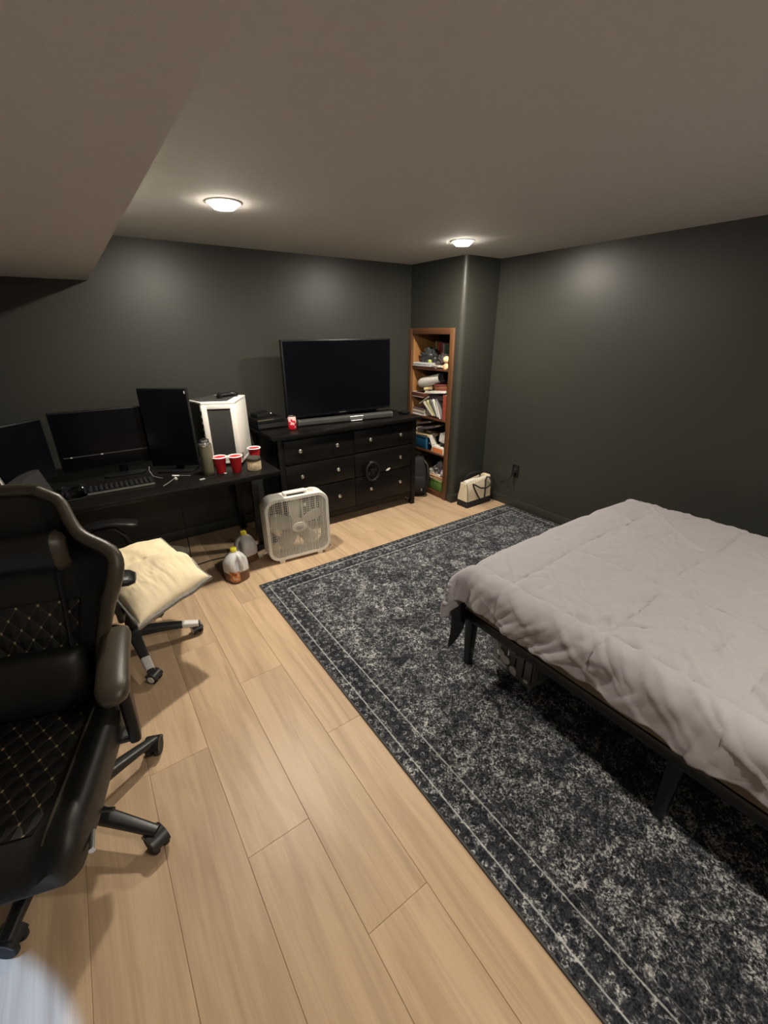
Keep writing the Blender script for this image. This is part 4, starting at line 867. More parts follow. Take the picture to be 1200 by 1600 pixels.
# ================================================================ tote, backpack, outlet
def build_tote():
    t = thing('tote_bag', 'cream canvas tote bag with black base band against the column', 'bag', (3.025, 2.742, 0), R(1))
    W_, D_, H_ = 0.345, 0.145, 0.275
    mc = mat('cream_canvas', (0.72, 0.62, 0.46), 0.85, var=0.06, vscale=18, bump=0.3, bscale=500); mk = mat('black_webbing', (0.010, 0.010, 0.010), 0.7)
    def ring(z, ex=0.0):
        f = z / H_; w = W_ * (1 - 0.02 * math.sin(PI * f)) + ex; d = D_ * (1 - 0.42 * f ** 1.6) + ex
        return rrect(w, d, 0.018, 4), f
    def side(zs, ex=0.0, wob=1.0):
        rings = []
        for z in zs:
            rr, f = ring(z, ex); out = []
            for x, y in rr:
                zz = z
                if f > 0.7: zz = z + (0.030 * math.sin((x / W_) * 7.5 + 0.8) + 0.05 * (x / W_)) * (f - 0.7) / 0.3
                out.append((x, y + wob * 0.006 * math.sin(x * 40 + z * 25) * math.sin(PI * min(1, f)), zz))
            rings.append(out)
        return rings
    bm = NB(); loft(bm, side([0.0] + [H_ * k / 12 for k in range(1, 13)]), cap=False)
    bmesh.ops.holes_fill(bm, edges=[e for e in bm.edges if e.is_boundary and all(v.co.z < 0.001 for v in e.verts)]); bmesh.ops.recalc_face_normals(bm, faces=bm.faces)
    o = obj('bag_body', bm, mc, t, angle=70); sd = o.modifiers.new('t', 'SOLIDIFY'); sd.thickness = 0.004; sd.offset = -1
    bm = NB(); loft(bm, side([0.0005, 0.03, 0.062], 0.004), cap=False); o = obj('base_band', bm, mk, t, angle=70)
    for x in (-W_ / 2 + 0.004, W_ / 2 - 0.004):
        pts = []
        for k in range(8):
            z = 0.06 + (H_ - 0.06) * k / 7; f = z / H_; pts.append((x, -D_ * (1 - 0.42 * f ** 1.6) / 2 - 0.002, z + ((0.030 * math.sin((x / W_) * 7.5 + 0.8) + 0.05 * (x / W_)) * (f - 0.7) / 0.3 if f > 0.7 else 0)))
        obj('corner_piping', tube(NB(), pts, 0.003, 6), mk, t)
    yf = lambda z: -D_ * (1 - 0.42 * (z / H_) ** 1.6) / 2 - 0.009
    for s, nm in ((0, 'handle'),):
        pts = [(-0.005, yf(0.06), 0.06), (-0.045, yf(0.12), 0.12), (-0.085, yf(0.19), 0.19), (-0.10, yf(0.23) - 0.004, 0.235), (-0.085, yf(0.26) - 0.02, 0.225), (-0.03, yf(0.2) - 0.035, 0.19), (0.04, yf(0.2) - 0.045, 0.178), (0.10, yf(0.2) - 0.04, 0.192), (0.125, yf(0.2) - 0.03, 0.225), (0.12, yf(0.25) - 0.02, 0.262), (0.095, yf(0.26) - 0.006, 0.27), (0.078, yf(0.23), 0.235), (0.075, yf(0.19), 0.19), (0.07, yf(0.12), 0.12), (0.06, yf(0.06), 0.06)]
        obj('front_handle', tube(NB(), pts, 0.0075, 8), mk, t)
    pts = [(-0.10, 0.045, 0.25), (-0.08, 0.03, 0.30), (-0.02, 0.0, 0.325), (0.04, -0.01, 0.32), (0.09, 0.02, 0.29), (0.10, 0.045, 0.25)]
    obj('rear_handle', tube(NB(), pts, 0.0075, 8), mk, t)
    obj('white_lining', box(NB(), (0.0, 0.0, 0.20), (W_ - 0.05, 0.055, 0.12), 0.02, 3), mat('white_cloth_inside', (0.72, 0.68, 0.60), 0.9), t)
build_tote()

def build_backpack():
    t = thing('backpack', 'black backpack slumped on the floor between dresser and bookcase', 'backpack', (2.715, 3.255, 0), R(-35))
    bm = NB(); rings = []; n = 20
    for k in range(13):
        f = k / 12; z = 0.40 * f; w = 0.115 * (math.sin(PI * (0.16 + 0.74 * f)) ** 0.6); d = 0.085 * (math.sin(PI * (0.14 + 0.72 * f)) ** 0.7) * (1.1 - 0.35 * f)
        ring = []
        for q in range(n):
            a = 2 * PI * q / n; cx, sy = superq(a, 0.7)
            nn = 1 + 0.12 * noise.noise(Vector((math.cos(a) * 2, math.sin(a) * 2, f * 5)))
            ring.append((w * cx * nn, d * sy * nn + 0.05 * f, z))
        rings.append(ring)
    loft(bm, rings); obj('bag_body', bm, M_DARKFAB, t, angle=80)
    bm = NB(); rings = []
    for k in range(7):
        f = k / 6; z = 0.05 + 0.17 * f; w = 0.088 * math.sin(PI * (0.2 + 0.6 * f)) ** 0.5; d = 0.035 * math.sin(PI * (0.1 + 0.8 * f)) ** 0.6
        rings.append([(w * superq(a, 0.7)[0], -0.075 + 0.03 * f + d * superq(a, 0.7)[1], z) for a in [2 * PI * q / 16 for q in range(16)]])
    loft(bm, rings); obj('front_pocket', bm, M_DARKFAB, t, angle=80)
    obj('zip_pull', box(NB(), (0.03, -0.108, 0.09), (0.010, 0.004, 0.028), 0.001), mat('dull_silver', (0.45, 0.45, 0.44), 0.35, metal=0.8), t)
    for s in (-1, 1): obj('shoulder_strap', tube(NB(), [(s * 0.05, 0.03, 0.385), (s * 0.095, -0.04, 0.33), (s * 0.105, -0.085, 0.22), (s * 0.085, -0.105, 0.11), (s * 0.06, -0.10, 0.05)], 0.012, 8, flat=0.5), M_BLACKP, t)
    obj('grab_loop', tube(NB(), [(-0.03, 0.05, 0.385), (-0.028, 0.04, 0.43), (0.0, 0.035, 0.448), (0.028, 0.04, 0.43), (0.03, 0.05, 0.385)], 0.009, 8), M_BLACKP, t)
build_backpack()

def build_outlet():
    t = thing('wall_outlet', 'black wall outlet with plugs low on the right wall', 'outlet', (ROOM_X1, 2.46, 0.36))
    obj('cover_plate', b2(NB(), -0.006, 0, -0.038, 0.038, -0.06, 0.06, 0.002), M_BLACKP, t)
    for z in (-0.025, 0.025): obj('receptacle', b2(NB(), -0.010, -0.005, -0.017, 0.017, z - 0.017, z + 0.017, 0.003), mat('dull_black_face', (0.02, 0.02, 0.021), 0.25), t)
    obj('plug', b2(NB(), -0.040, -0.010, -0.016, 0.016, -0.042, -0.010, 0.005), M_BLACKP, t)
    tag(obj('cable', tube(NB(), [(3.217, 2.462, 0.325), (3.21, 2.48, 0.29), (3.235, 2.53, 0.24), (3.248, 2.58, 0.235), (3.246, 2.62, 0.21)], 0.0028, 6), mat('black_cable', (0.01, 0.01, 0.01), 0.5)), 'thin black cable curling from the wall outlet toward the tote bag', 'cable')
    tag(obj('cable', tube(NB(), [(3.217, 2.455, 0.325), (3.205, 2.45, 0.25), (3.225, 2.44, 0.16), (3.232, 2.43, 0.10), (3.222, 2.40, 0.087 + 0.01)], 0.0022, 6), mat('dark_grey_cable', (0.05, 0.05, 0.045), 0.5)), 'thin grey cable hanging straight down below the wall outlet', 'cable')
build_outlet()

# ================================================================ gaming chair
def star_base(t, ang0, rad, m_leg, m_wheel, hubz=0.115, tape=None, wheel_r=0.030, wheel_face=None):
    obj('base_hub', lathe(NB(), [(0, hubz - 0.045), (0.040, hubz - 0.045), (0.046, hubz - 0.03), (0.044, hubz + 0.012), (0.034, hubz + 0.02), (0, hubz + 0.02)], 24), m_leg, t)
    for k in range(5):
        a = ang0 + 2 * PI * k / 5; Rz = Matrix.Rotation(a, 4, 'Z')
        rings = []
        for i in range(8):
            f = i / 7; x = 0.03 + (rad - 0.01) * f; zc = hubz - 0.012 - 0.038 * f ** 1.5; w = 0.056 - 0.020 * f; h = 0.046 - 0.022 * f
            rings.append([(x, y, zc + z) for y, z in rrect(w, h, 0.010, 3)])
        bm = NB(); loft(bm, rings); bmesh.ops.transform(bm, matrix=Rz, verts=bm.verts); bmesh.ops.recalc_face_normals(bm, faces=bm.faces)
        leg = obj('base_leg', bm, m_leg, t)
        if tape:
            bm = NB(); rr = []
            for f in (0.70, 0.97):
                x = 0.03 + (rad - 0.01) * f; zc = hubz - 0.012 - 0.038 * f ** 1.5; w = 0.056 - 0.020 * f; h = 0.046 - 0.022 * f
                rr.append([(x, y, zc + z) for y, z in rrect(w + 0.003, h + 0.003, 0.010, 3)])
            loft(bm, rr); bmesh.ops.transform(bm, matrix=Rz, verts=bm.verts); obj('foot_plate', bm, tape, leg)
        ca = thing('caster', None, None, (rad * math.cos(a), rad * math.sin(a), 0), a + 0.7 + k * 1.3); ca.parent = t
        del_keys = [x for x in ('label', 'category') if x in ca]
        obj('caster_stem', cyl(NB(), (0, 0, wheel_r * 1.2), (0, 0, hubz - 0.045), 0.008, None, 10), m_leg, ca)
        for s in (-1, 1):
            bm = NB(); lathe(bm, [(0, -0.009), (wheel_r - 0.004, -0.009), (wheel_r, -0.005), (wheel_r, 0.005), (wheel_r - 0.004, 0.009), (0, 0.009)], 22, TR((0.012, s * 0.017, wheel_r), (PI / 2, 0, 0)))
            obj('wheel', bm, m_wheel, ca)
            if wheel_face:
                bm = NB(); lathe(bm, [(0, 0), (wheel_r * 0.62, 0), (wheel_r * 0.6, 0.002), (0, 0.002)], 18, TR((0.012, s * 0.0262, wheel_r), (-s * PI / 2, 0, 0))); obj('wheel_face', bm, wheel_face, ca)
        bm = NB(); pts = [(0.012 + (wheel_r + 0.004) * math.cos(b), (wheel_r) + (wheel_r + 0.004) * math.sin(b)) for b in [R(10) + R(150) * q / 10 for q in range(11)]] + [(0.012 + (wheel_r - 0.006) * math.cos(b), wheel_r + (wheel_r - 0.006) * math.sin(b)) for b in [R(160) - R(150) * q / 10 for q in range(11)]]
        prism(bm, pts, 0.056, TR((0, 0, 0), (PI / 2, 0, 0)), 0.001, 1); obj('caster_hood', bm, m_leg, ca)

def grid_panel(bm, fn, nu, nv, uvs):
    """surface with a UV layer in metres"""
    lay = bm.loops.layers.uv.new('UVMap')
    g = [[(bm.verts.new(fn(i / nu, j / nv)), uvs(i / nu, j / nv)) for j in range(nv + 1)] for i in range(nu + 1)]
    for i in range(nu):
        for j in range(nv):
            q = (g[i][j], g[i + 1][j], g[i + 1][j + 1], g[i][j + 1])
            f = bm.faces.new([v for v, _ in q])
            for lp, (_, uv) in zip(f.loops, q): lp[lay].uv = uv
    return bm

def interp(tab, x):
    if x <= tab[0][0]: return tab[0][1]
    for (a, b), (c, d) in zip(tab, tab[1:]):
        if x <= c:
            return b + (d - b) * (x - a) / (c - a)
    return tab[-1][1]

def build_gaming_chair():
    RZ = R(-17)
    t = thing('gaming_chair', 'black leather gaming chair with gold diamond stitching, nearest the camera at left', 'chair', (-0.353, 1.39, 0), RZ)
    star_base(t, R(27.9) - RZ, 0.315, mat('black_nylon_base', (0.014, 0.014, 0.014), 0.38), M_RUBBER, 0.125, wheel_r=0.037)
    obj('gas_lift', cyl(NB(), (0, 0, 0.12), (0, 0, 0.36), 0.026, 0.022, 18), M_BLACKM, t)
    obj('tilt_plate', box(NB(), (0, -0.08, 0.372), (0.20, 0.32, 0.03), 0.006), M_BLACKM, t)
    obj('tilt_lever', tube(NB(), [(0.09, -0.20, 0.365), (0.20, -0.24, 0.365), (0.262, -0.262, 0.375)], 0.006, 8), M_BLACKM, t)
    obj('lever_tip', tube(NB(), [(0.235, -0.330, 0.405), (0.247, -0.385, 0.408)], [0.006, 0.008], 10), M_CHROME, t)
    # seat: cushion block with raised bolsters
    YF, YB = -0.440, 0.165; HW = 0.245
    def seat_top(x, y):
        ax = abs(x) / HW; z = 0.455
        z += 0.050 * max(0.0, min(1.0, (ax - 0.58) / 0.30)) ** 1.0 - 0.030 * max(0.0, (ax - 0.88) / 0.12) ** 2
        f = (y - YF) / (YB - YF); z -= 0.050 * max(0, (0.16 - f) / 0.16) ** 2; z += 0.02 * (1 - f) * 0.5
        return z
    rings = []
    ns = 36
    for i in range(ns + 1):
        y = YF + (YB - YF) * i / ns; f = i / ns; e = min(1, f / 0.06, (1 - f) / 0.06); hw = HW * (0.90 + 0.10 * e ** 0.5) * (1.0 if f > 0.25 else 0.96 + 0.04 * f / 0.25)
        top = [(hw * (1 - 2 * k / 32), y, seat_top(HW * (1 - 2 * k / 32), y) - 0.012 * (1 - e)) for k in range(33)]
        bot = [(-hw + 0.01, y, 0.385 + 0.01 * (1 - e)), (0, y, 0.385 + 0.01 * (1 - e)), (hw - 0.01, y, 0.385 + 0.01 * (1 - e))]
        rings.append(top + bot)
    bm = NB(); loft(bm, rings); bmesh.ops.recalc_face_normals(bm, faces=bm.faces); obj('seat', bm, M_LEATH, t, angle=60)
    sx = HW * 0.60
    def sp(u, v):
        x = (u * 2 - 1) * sx * (0.82 + 0.18 * v ** 0.5 if v < 1 else 1); y = YF + 0.10 + (YB - YF - 0.11) * v
        return (x, y, seat_top(x, y) + 0.0035)
    obj('seat_quilt_panel', grid_panel(NB(), sp, 20, 24, lambda u, v: ((u * 2 - 1) * sx, v * 0.5)), M_QUILT, t, angle=180)
    for s in (-1, 1):
        obj('seat_piping', tube(NB(), [(s * sx * (1.06 + 0.0 * k), YF + 0.06 + 0.045 * k, seat_top(sx, YF + 0.06 + 0.045 * k) + 0.008) for k in range(12)], 0.004, 6), mat('gold_brown_piping', (0.028, 0.021, 0.012), 0.5), t)
    # backrest
    raw = [(0, 0.190), (0.25, 0.200), (0.45, 0.245), (0.58, 0.285), (0.66, 0.302), (0.72, 0.292), (0.765, 0.235), (0.80, 0.200), (0.87, 0.178), (0.95, 0.162), (1.0, 0.105)]
    def smooth(f): return sum(interp(raw, f + d) * w_ for d, w_ in ((-0.03, 0.12), (-0.015, 0.22), (0, 0.32), (0.015, 0.22), (0.03, 0.12)))
    wtab = [(k / 60, smooth(k / 60) if k < 57 else interp(raw, k / 60)) for k in range(61)]
    Z0, Z1 = 0.47, 1.145
    def centre(f): return 0.155 + 0.185 * f + 0.02 * math.sin(PI * f), Z0 + (Z1 - Z0) * f
    def front(xn, f):   # forward offset of the front face; wings come forward
        wing = 0.085 * math.exp(-((f - 0.6) / 0.26) ** 2) + 0.045 * math.exp(-((f - 0.08) / 0.2) ** 2) + 0.02
        return -0.035 - wing * max(0.0, (abs(xn) - 0.45) / 0.55) ** 1.4
    rings = []; nf = 46
    for i in range(nf + 1):
        f = i / nf; w = interp(wtab, f); yc, zc = centre(f); ring = []
        end = min(1, (1 - f) / 0.05, f / 0.04 + 0.3) ** 0.5
        for k in range(25):
            xn = 1 - 2 * k / 24; ring.append((w * math.copysign(abs(xn) ** 0.92, xn), yc + front(xn, f) * (0.55 + 0.45 * end) , zc))
        for k in range(25):
            xn = -1 + 2 * k / 24; e = (1 - abs(xn) ** 5)
            wing = front(xn, f)
            ring.append((w * (0.985 if abs(xn) < 1 else 1.015) * xn, yc + wing * 0.9 + 0.035 + (0.055 * e) * end, zc - 0.0))
        rings.append(ring)
    bm = NB(); loft(bm, rings); bmesh.ops.recalc_face_normals(bm, faces=bm.faces)
    o = obj('backrest', bm, M_LEATH, t, angle=180)
    sb = o.modifiers.new('s', 'SUBSURF'); sb.levels = 1; sb.render_levels = 1
    # worn rolled edge along the outline, either side
    for s in (-1, 1):
        pts = []
        for i in range(4, nf + 1):
            f = i / nf; w = interp(wtab, f); yc, zc = centre(f); pts.append((s * (w - 0.004), yc + front(1, f) + 0.014, zc))
        obj('edge_roll', tube(NB(), pts, [0.017 + 0.007 * math.exp(-((k / len(pts) - 0.5) / 0.3) ** 2) for k in range(len(pts))], 10), M_LEATHW, t)
    yc, zc = centre(1.0); w = interp(wtab, 1.0)
    obj('top_roll', tube(NB(), [(w * (1 - 2 * k / 10), yc - 0.03 - 0.01 * abs(1 - 2 * k / 10), zc + 0.004 * (1 - (1 - 2 * k / 10) ** 2)) for k in range(11)], 0.019, 10), M_LEATHW, t)
    def bp(u, v):
        f = 0.20 + 0.27 * v; xn = (u * 2 - 1) * 0.60; w = interp(wtab, f); yc, zc = centre(f)
        return (w * xn, yc + front(xn, f) - 0.005, zc)
    obj('back_quilt_panel', grid_panel(NB(), bp, 20, 26, lambda u, v: ((u * 2 - 1) * 0.155, v * 0.20)), M_QUILT, t, angle=180)
    # head pillow, its straps, lumbar pillow
    yc, zc = centre(0.735)
    hp = NB(); rr = []
    for k in range(21):
        f = k / 20; x = -0.165 + 0.33 * f; e = min(1, f / 0.10, (1 - f) / 0.10) ** 0.5; hh = 0.058 * (0.62 + 0.38 * e) * (1 + 0.12 * abs(2 * f - 1)); dd = 0.044 * (0.35 + 0.65 * e)
        rr.append([(x, yc - 0.075 - 0.012 * (2 * f - 1) ** 2 + dd * superq(a, 0.7)[0], zc + hh * superq(a, 0.7)[1]) for a in [2 * PI * q / 20 for q in range(20)]])
    ends = [[tuple(Vector((q[0], yc - 0.075 + (q[1] - yc + 0.075) * 1.03, zc + (q[2] - zc) * 1.02)) for q in r_) for r_ in rr[:3]], [tuple(Vector((q[0], yc - 0.075 + (q[1] - yc + 0.075) * 1.03, zc + (q[2] - zc) * 1.02)) for q in r_) for r_ in rr[-3:]]]
    loft(hp, rr); pil = obj('head_pillow', hp, M_LEATH, t, angle=80)
    for r_ in ends: e_ = NB(); loft(e_, r_); obj('pillow_end', e_, M_LEATHW, pil, angle=80)
    for s in (-1, 1):
        obj('pillow_seam', tube(NB(), [(s * 0.131, yc - 0.076 + 0.045 * superq(a, 0.7)[0], zc + 0.0605 * superq(a, 0.7)[1]) for a in [2 * PI * q / 24 for q in range(24)]], 0.0025, 6, closed=True), MATS['gold_brown_piping'], pil)
        pts = []
        for k in range(8):
            f = 0.70 - 0.48 * k / 7; y2, z2 = centre(f); xn = 0.105 / interp(wtab, f); pts.append((s * 0.105, y2 + front(xn, f) - 0.008, z2))
        obj('pillow_strap', tube(NB(), pts, 0.014, 8, flat=0.25), M_DARKFAB, t)
    yc, zc = centre(0.145)
    lp = NB(); cushion(lp, 0.33, 0.21, 0.11, 18, mtx=TR((0, yc - 0.085, zc), (PI / 2 - 0.25, 0, 0))); obj('lumbar_pillow', lp, M_LEATH, t, angle=80)
    # armrests
    for s in (-1, 1):
        Ta = TR((s * 0.268, 0.01, 0), (0, 0, R(10) if s > 0 else R(-10)))
        rr = []
        for k in range(17):
            f = k / 16; y = -0.175 + 0.36 * f; e = min(1, f / 0.12, (1 - f) / 0.10) ** 0.5; hw = 0.044 * (0.45 + 0.55 * e); hh = 0.030 * (0.4 + 0.6 * e); zc = 0.655 + 0.012 * math.sin(PI * f)
            rr.append([(hw * superq(a, 0.7)[0], y, zc + hh * superq(a, 0.7)[1]) for a in [2 * PI * q / 18 for q in range(18)]])
        bm = NB(); loft(bm, rr); bmesh.ops.transform(bm, matrix=Ta, verts=bm.verts); bmesh.ops.recalc_face_normals(bm, faces=bm.faces)
        pad = obj('arm_pad', bm, M_LEATHW, t, angle=80)
        rr = []
        for z, y, w_, d_ in ((0.632, 0.0, 0.022, 0.10), (0.60, 0.0, 0.020, 0.07), (0.52, -0.01, 0.018, 0.055), (0.43, -0.02, 0.018, 0.055), (0.375, -0.03, 0.016, 0.06)):
            rr.append([(x, y + yy, z) for x, yy in rrect(2 * w_, 2 * d_ * 0.5, 0.012, 3)])
        bm = NB(); loft(bm, rr); bmesh.ops.transform(bm, matrix=Ta, verts=bm.verts); bmesh.ops.recalc_face_normals(bm, faces=bm.faces); obj('arm_post', bm, M_BLACKP, t)
        bm = NB(); box(bm, (s * 0.18, -0.005, 0.376), (0.20, 0.06, 0.014), 0.003); obj('arm_bracket', bm, M_BLACKM, t)
    for s in (-1, 1):
        y2, z2 = centre(0.06); obj('recline_bracket', prism(NB(), [(-0.05, 0.37), (0.09, 0.40), (0.14, 0.47), (0.10, 0.56), (0.05, 0.55), (0.02, 0.45), (-0.05, 0.41)], 0.010, TR((s * 0.222, 0.07, 0), (PI / 2, 0, PI / 2)), 0.002), M_BLACKM, t)
build_gaming_chair()

# ================================================================ office chair with the cream cushion
def build_office_chair():
    RZ = R(-11.5)
    t = thing('office_chair', 'black office swivel chair with pale tipped feet, facing the fan beside the desk', 'chair', (-0.045, 2.30, 0), RZ)
    star_base(t, R(-84.2) - RZ, 0.312, mat('charcoal_nylon_base', (0.030, 0.031, 0.033), 0.4), M_RUBBER, 0.12, mat('pale_foot_plate', (0.62, 0.61, 0.60), 0.45), 0.029, M_WHITEP)
    obj('gas_lift', cyl(NB(), (0, 0, 0.11), (0, 0, 0.38), 0.027, 0.022, 18), M_BLACKP, t)
    obj('tilt_housing', box(NB(), (0.03, 0, 0.385), (0.24, 0.15, 0.05), 0.015, 3), M_BLACKP, t)
    rings = []; cx = 0.105
    for z, s in ((0.405, 0.93), (0.412, 0.985), (0.44, 1.0), (0.462, 0.99), (0.472, 0.95), (0.476, 0.85)): rings.append([(cx + x * s, y * s, z) for x, y in rrect(0.46, 0.47, 0.09, 6)])
    bm = NB(); loft(bm, rings); obj('seat', bm, mat('dark_brown_fabric', (0.035, 0.028, 0.020), 0.8, bump=0.3, bscale=400), t, angle=60)
    rings = []
    for k in range(14):
        f = k / 13; z = 0.56 + 0.44 * f; hw = 0.225 * (0.75 + 0.25 * math.sin(PI * (0.12 + 0.8 * f))); x0 = -0.185 - 0.08 * f
        rings.append([(x0 + 0.025 * superq(a, 0.6)[0] + 0.03 * (superq(a, 0.6)[1]) ** 2, hw * superq(a, 0.6)[1], z) for a in [2 * PI * q / 24 for q in range(24)]])
    bm = NB(); loft(bm, rings); obj('backrest', bm, M_DARKFAB, t, angle=60)
    obj('back_support', tube(NB(), [(0, 0, 0.385), (-0.12, 0, 0.385), (-0.20, 0, 0.42), (-0.235, 0, 0.55), (-0.25, 0, 0.72)], 0.022, 10, flat=0.5), M_BLACKP, t)
    for s in (-1, 1):
        y = s * (0.285 if s > 0 else 0.355)
        obj('arm_loop', tube(NB(), [(0.04, s * 0.20, 0.40), (0.045, y - s * 0.02, 0.405), (0.05, y, 0.45), (0.03, y, 0.55), (-0.01, y, 0.60), (-0.10, y, 0.605), (-0.16, y, 0.56), (-0.17, y, 0.48), (-0.13, y - s * 0.03, 0.415), (-0.11, s * 0.20, 0.40)], 0.014, 10), M_BLACKP, t)
        rr = []
        for k in range(15):
            f = k / 14; x = -0.165 + (0.27 if s > 0 else 0.31) * f; e = min(1, f / 0.2 + 0.1, (1.06 - f) / 0.14) ** 0.5
            rr.append([(x, y + (0.048 if s > 0 else 0.060) * e * superq(a, 0.8)[0], 0.628 - 0.03 * max(0, f - 0.6) + (0.013 if s > 0 else 0.022) * e * superq(a, 0.8)[1] + 0.012 * math.sin(PI * f)) for a in [2 * PI * q / 14 for q in range(14)]])
        bm = NB(); loft(bm, rr); bmesh.ops.recalc_face_normals(bm, faces=bm.faces); obj('arm_pad', bm, M_BLACKP, t, angle=80)
    # cushion
    t = thing('seat_cushion', 'cream cushion with grey edging slumped on the office chair seat', 'cushion', (0.10, 2.20, 0.478))
    A, B, C_, D = Vector((-0.27, 0.24, 0.03)), Vector((0.10, 0.285, 0.045)), Vector((0.235, -0.215, -0.005)), Vector((-0.105, -0.375, -0.045))
    TH = 0.105
    def place(u, v, w):     # u, v in -1..1, w thickness offset
        s_, q = (u + 1) / 2, (v + 1) / 2          # s_: A->B, q: D->A
        p = (D * (1 - s_) + C_ * s_) * (1 - q) + (A * (1 - s_) + B * s_) * q
        bow = (1 - u * u) * (1 - v * v)
        p.x += 0.018 * u * -(1 - v * v) * 0.6; p.y += 0.02 * v * -(1 - u * u) * 0.6
        p.z += 0.032 * bow + w
        p.z += 0.030 * math.exp(-((v + 0.12 + 0.25 * u) / 0.20) ** 2) * max(0, u + 0.35) * 0.9          # ridge toward the right corner
        p.z -= 0.020 * math.exp(-((v - 0.12 + 0.12 * u) / 0.10) ** 2) * (1 - u * u) * (1 if w > 0 else 0.3)      # crease
        p.z += 0.010 * noise.noise(Vector((u * 2.4, v * 2.4, 3))) 
        return p
    n = 56; bm = NB(); 
    def thick(u, v): return max(0.0, (1 - u ** 4) * (1 - v ** 4)) ** 0.45
    def wr(u, v):
        r_ = 0.006 * max(0, 1 - abs(noise.noise(Vector((u * 9 + v * 2, v * 2.5, 8)))) * 3) * math.exp(-((v + 0.55) / 0.3) ** 2)
        r_ += 0.003 * noise.noise(Vector((u * 7, v * 7, 2))) - 0.020 * math.exp(-((u + 0.02) ** 2 + (v - 0.10) ** 2) / 0.006)
        k_ = abs(math.atan2(v - 0.10, u + 0.02) * 3.0 % 1.0 - 0.5); r_ -= 0.004 * math.exp(-((u + 0.02) ** 2 + (v - 0.10) ** 2) / 0.05) * (k_ < 0.12)
        return r_
    top = {}; bot = {}
    for i in range(n + 1):
        for j in range(n + 1):
            u, v = -1 + 2 * i / n, -1 + 2 * j / n; e = thick(u, v)
            top[i, j] = bm.verts.new(place(u, v, e * (TH * 0.5 + wr(u, v))))
            bot[i, j] = top[i, j] if i in (0, n) or j in (0, n) else bm.verts.new(place(u, v, -e * TH * 0.42))
    for i in range(n):
        for j in range(n):
            bm.faces.new((top[i, j], top[i + 1, j], top[i + 1, j + 1], top[i, j + 1])); bm.faces.new((bot[i, j], bot[i, j + 1], bot[i + 1, j + 1], bot[i + 1, j]))
    for v in bm.verts:          # rests on the seat where the seat is under it
        if abs(v.co.x) < 0.13 and -0.14 < v.co.y < 0.20: v.co.z = max(v.co.z, 0.001)
    obj('cushion_cover', bm, mat('cream_cotton', (0.74, 0.62, 0.42), 0.85, var=0.05, vscale=12, bump=0.15, bscale=400), t, angle=80)
    ed = [(-1 + 2 * k / 16, -1) for k in range(16)] + [(1, -1 + 2 * k / 16) for k in range(16)] + [(1 - 2 * k / 16, 1) for k in range(16)] + [(-1, 1 - 2 * k / 16) for k in range(16)]
    obj('grey_edging', tube(NB(), [place(u, v, -0.006) for u, v in ed], 0.012, 8, closed=True), mat('grey_fleck_fabric', (0.24, 0.225, 0.20), 0.9, var=0.5, vscale=90), t)
build_office_chair()

# ================================================================ bookcase and contents
def build_bookcase():
    t = thing('built_in_bookcase', 'narrow brown wooden bookcase built into the column, crammed with clutter', 'bookcase', (0, 0, 0))
    XF = 2.84; Y0, Y1 = 2.99, 3.545; XB = 3.185
    for y0, y1 in ((2.946, 3.000), (3.535, 3.584)):
        bm = NB(); b2(bm, XF - 0.020, XF - 0.0005, y0, y1, 0.0, 1.616, 0.006, 3); obj('trim_stile', bm, M_CAB, t)
    bm = NB(); b2(bm, XF - 0.020, XF - 0.0005, 3.0, 3.535, 1.562, 1.616, 0.006, 3); obj('trim_head', bm, M_CABX, t)
    bm = NB(); b2(bm, XF - 0.012, XF + 0.006, 3.0, 3.535, 0.0, 0.055, 0.003); obj('kick_board', bm, M_CABX, t)
    obj('side_panel', b2(NB(), XF, XB, Y0 + 0.0005, Y0 + 0.012, 0.0, 1.575), M_CABIN, t)
    obj('side_panel', b2(NB(), XF, XB, Y1 - 0.012, Y1 - 0.0005, 0.0, 1.575), M_CABIN, t)
    obj('back_panel', b2(NB(), XB - 0.006, XB, Y0 + 0.012, Y1 - 0.012, 0.0, 1.575), mat('dark_stained_back', (0.035, 0.022, 0.014), 0.6), t)
    obj('top_panel', b2(NB(), XF, XB - 0.006, Y0 + 0.012, Y1 - 0.012, 1.562, 1.574), M_CABX, t)
    for z in (0.055, 0.452, 0.795, 1.262):
        obj('shelf', b2(NB(), XF - 0.004, XB - 0.006, Y0 + 0.012, Y1 - 0.012, z - 0.018, z, 0.002, 1), M_CABX, t)
build_bookcase()

def colm(c, rough=0.6): return mat('print_%.3f_%.3f_%.3f' % c, c, rough, var=0.12, vscale=30)
PAGE = mat('paper_pages', (0.66, 0.60, 0.48), 0.85, var=0.12, vscale=60)
def book(label, loc, rot, w, h, th, col, group=None, name='book', cat='book'):
    """lies flat: spine towards -x, w along x, h along y, thickness along z; loc is the centre of its underside"""
    t = thing(name, label, cat, loc, 0, group); t.rotation_euler = rot
    obj('page_block', b2(NB(), -w / 2 + 0.004, w / 2 - 0.003, -h / 2 + 0.003, h / 2 - 0.003, 0.0025, th - 0.0025), PAGE, t)
    bm = NB(); b2(bm, -w / 2, w / 2, -h / 2, h / 2, 0, 0.0025); b2(bm, -w / 2, w / 2, -h / 2, h / 2, th - 0.0025, th); b2(bm, -w / 2, -w / 2 + 0.004, -h / 2, h / 2, 0.0025, th - 0.0025)
    obj('cover', bm, colm(col), t); return t
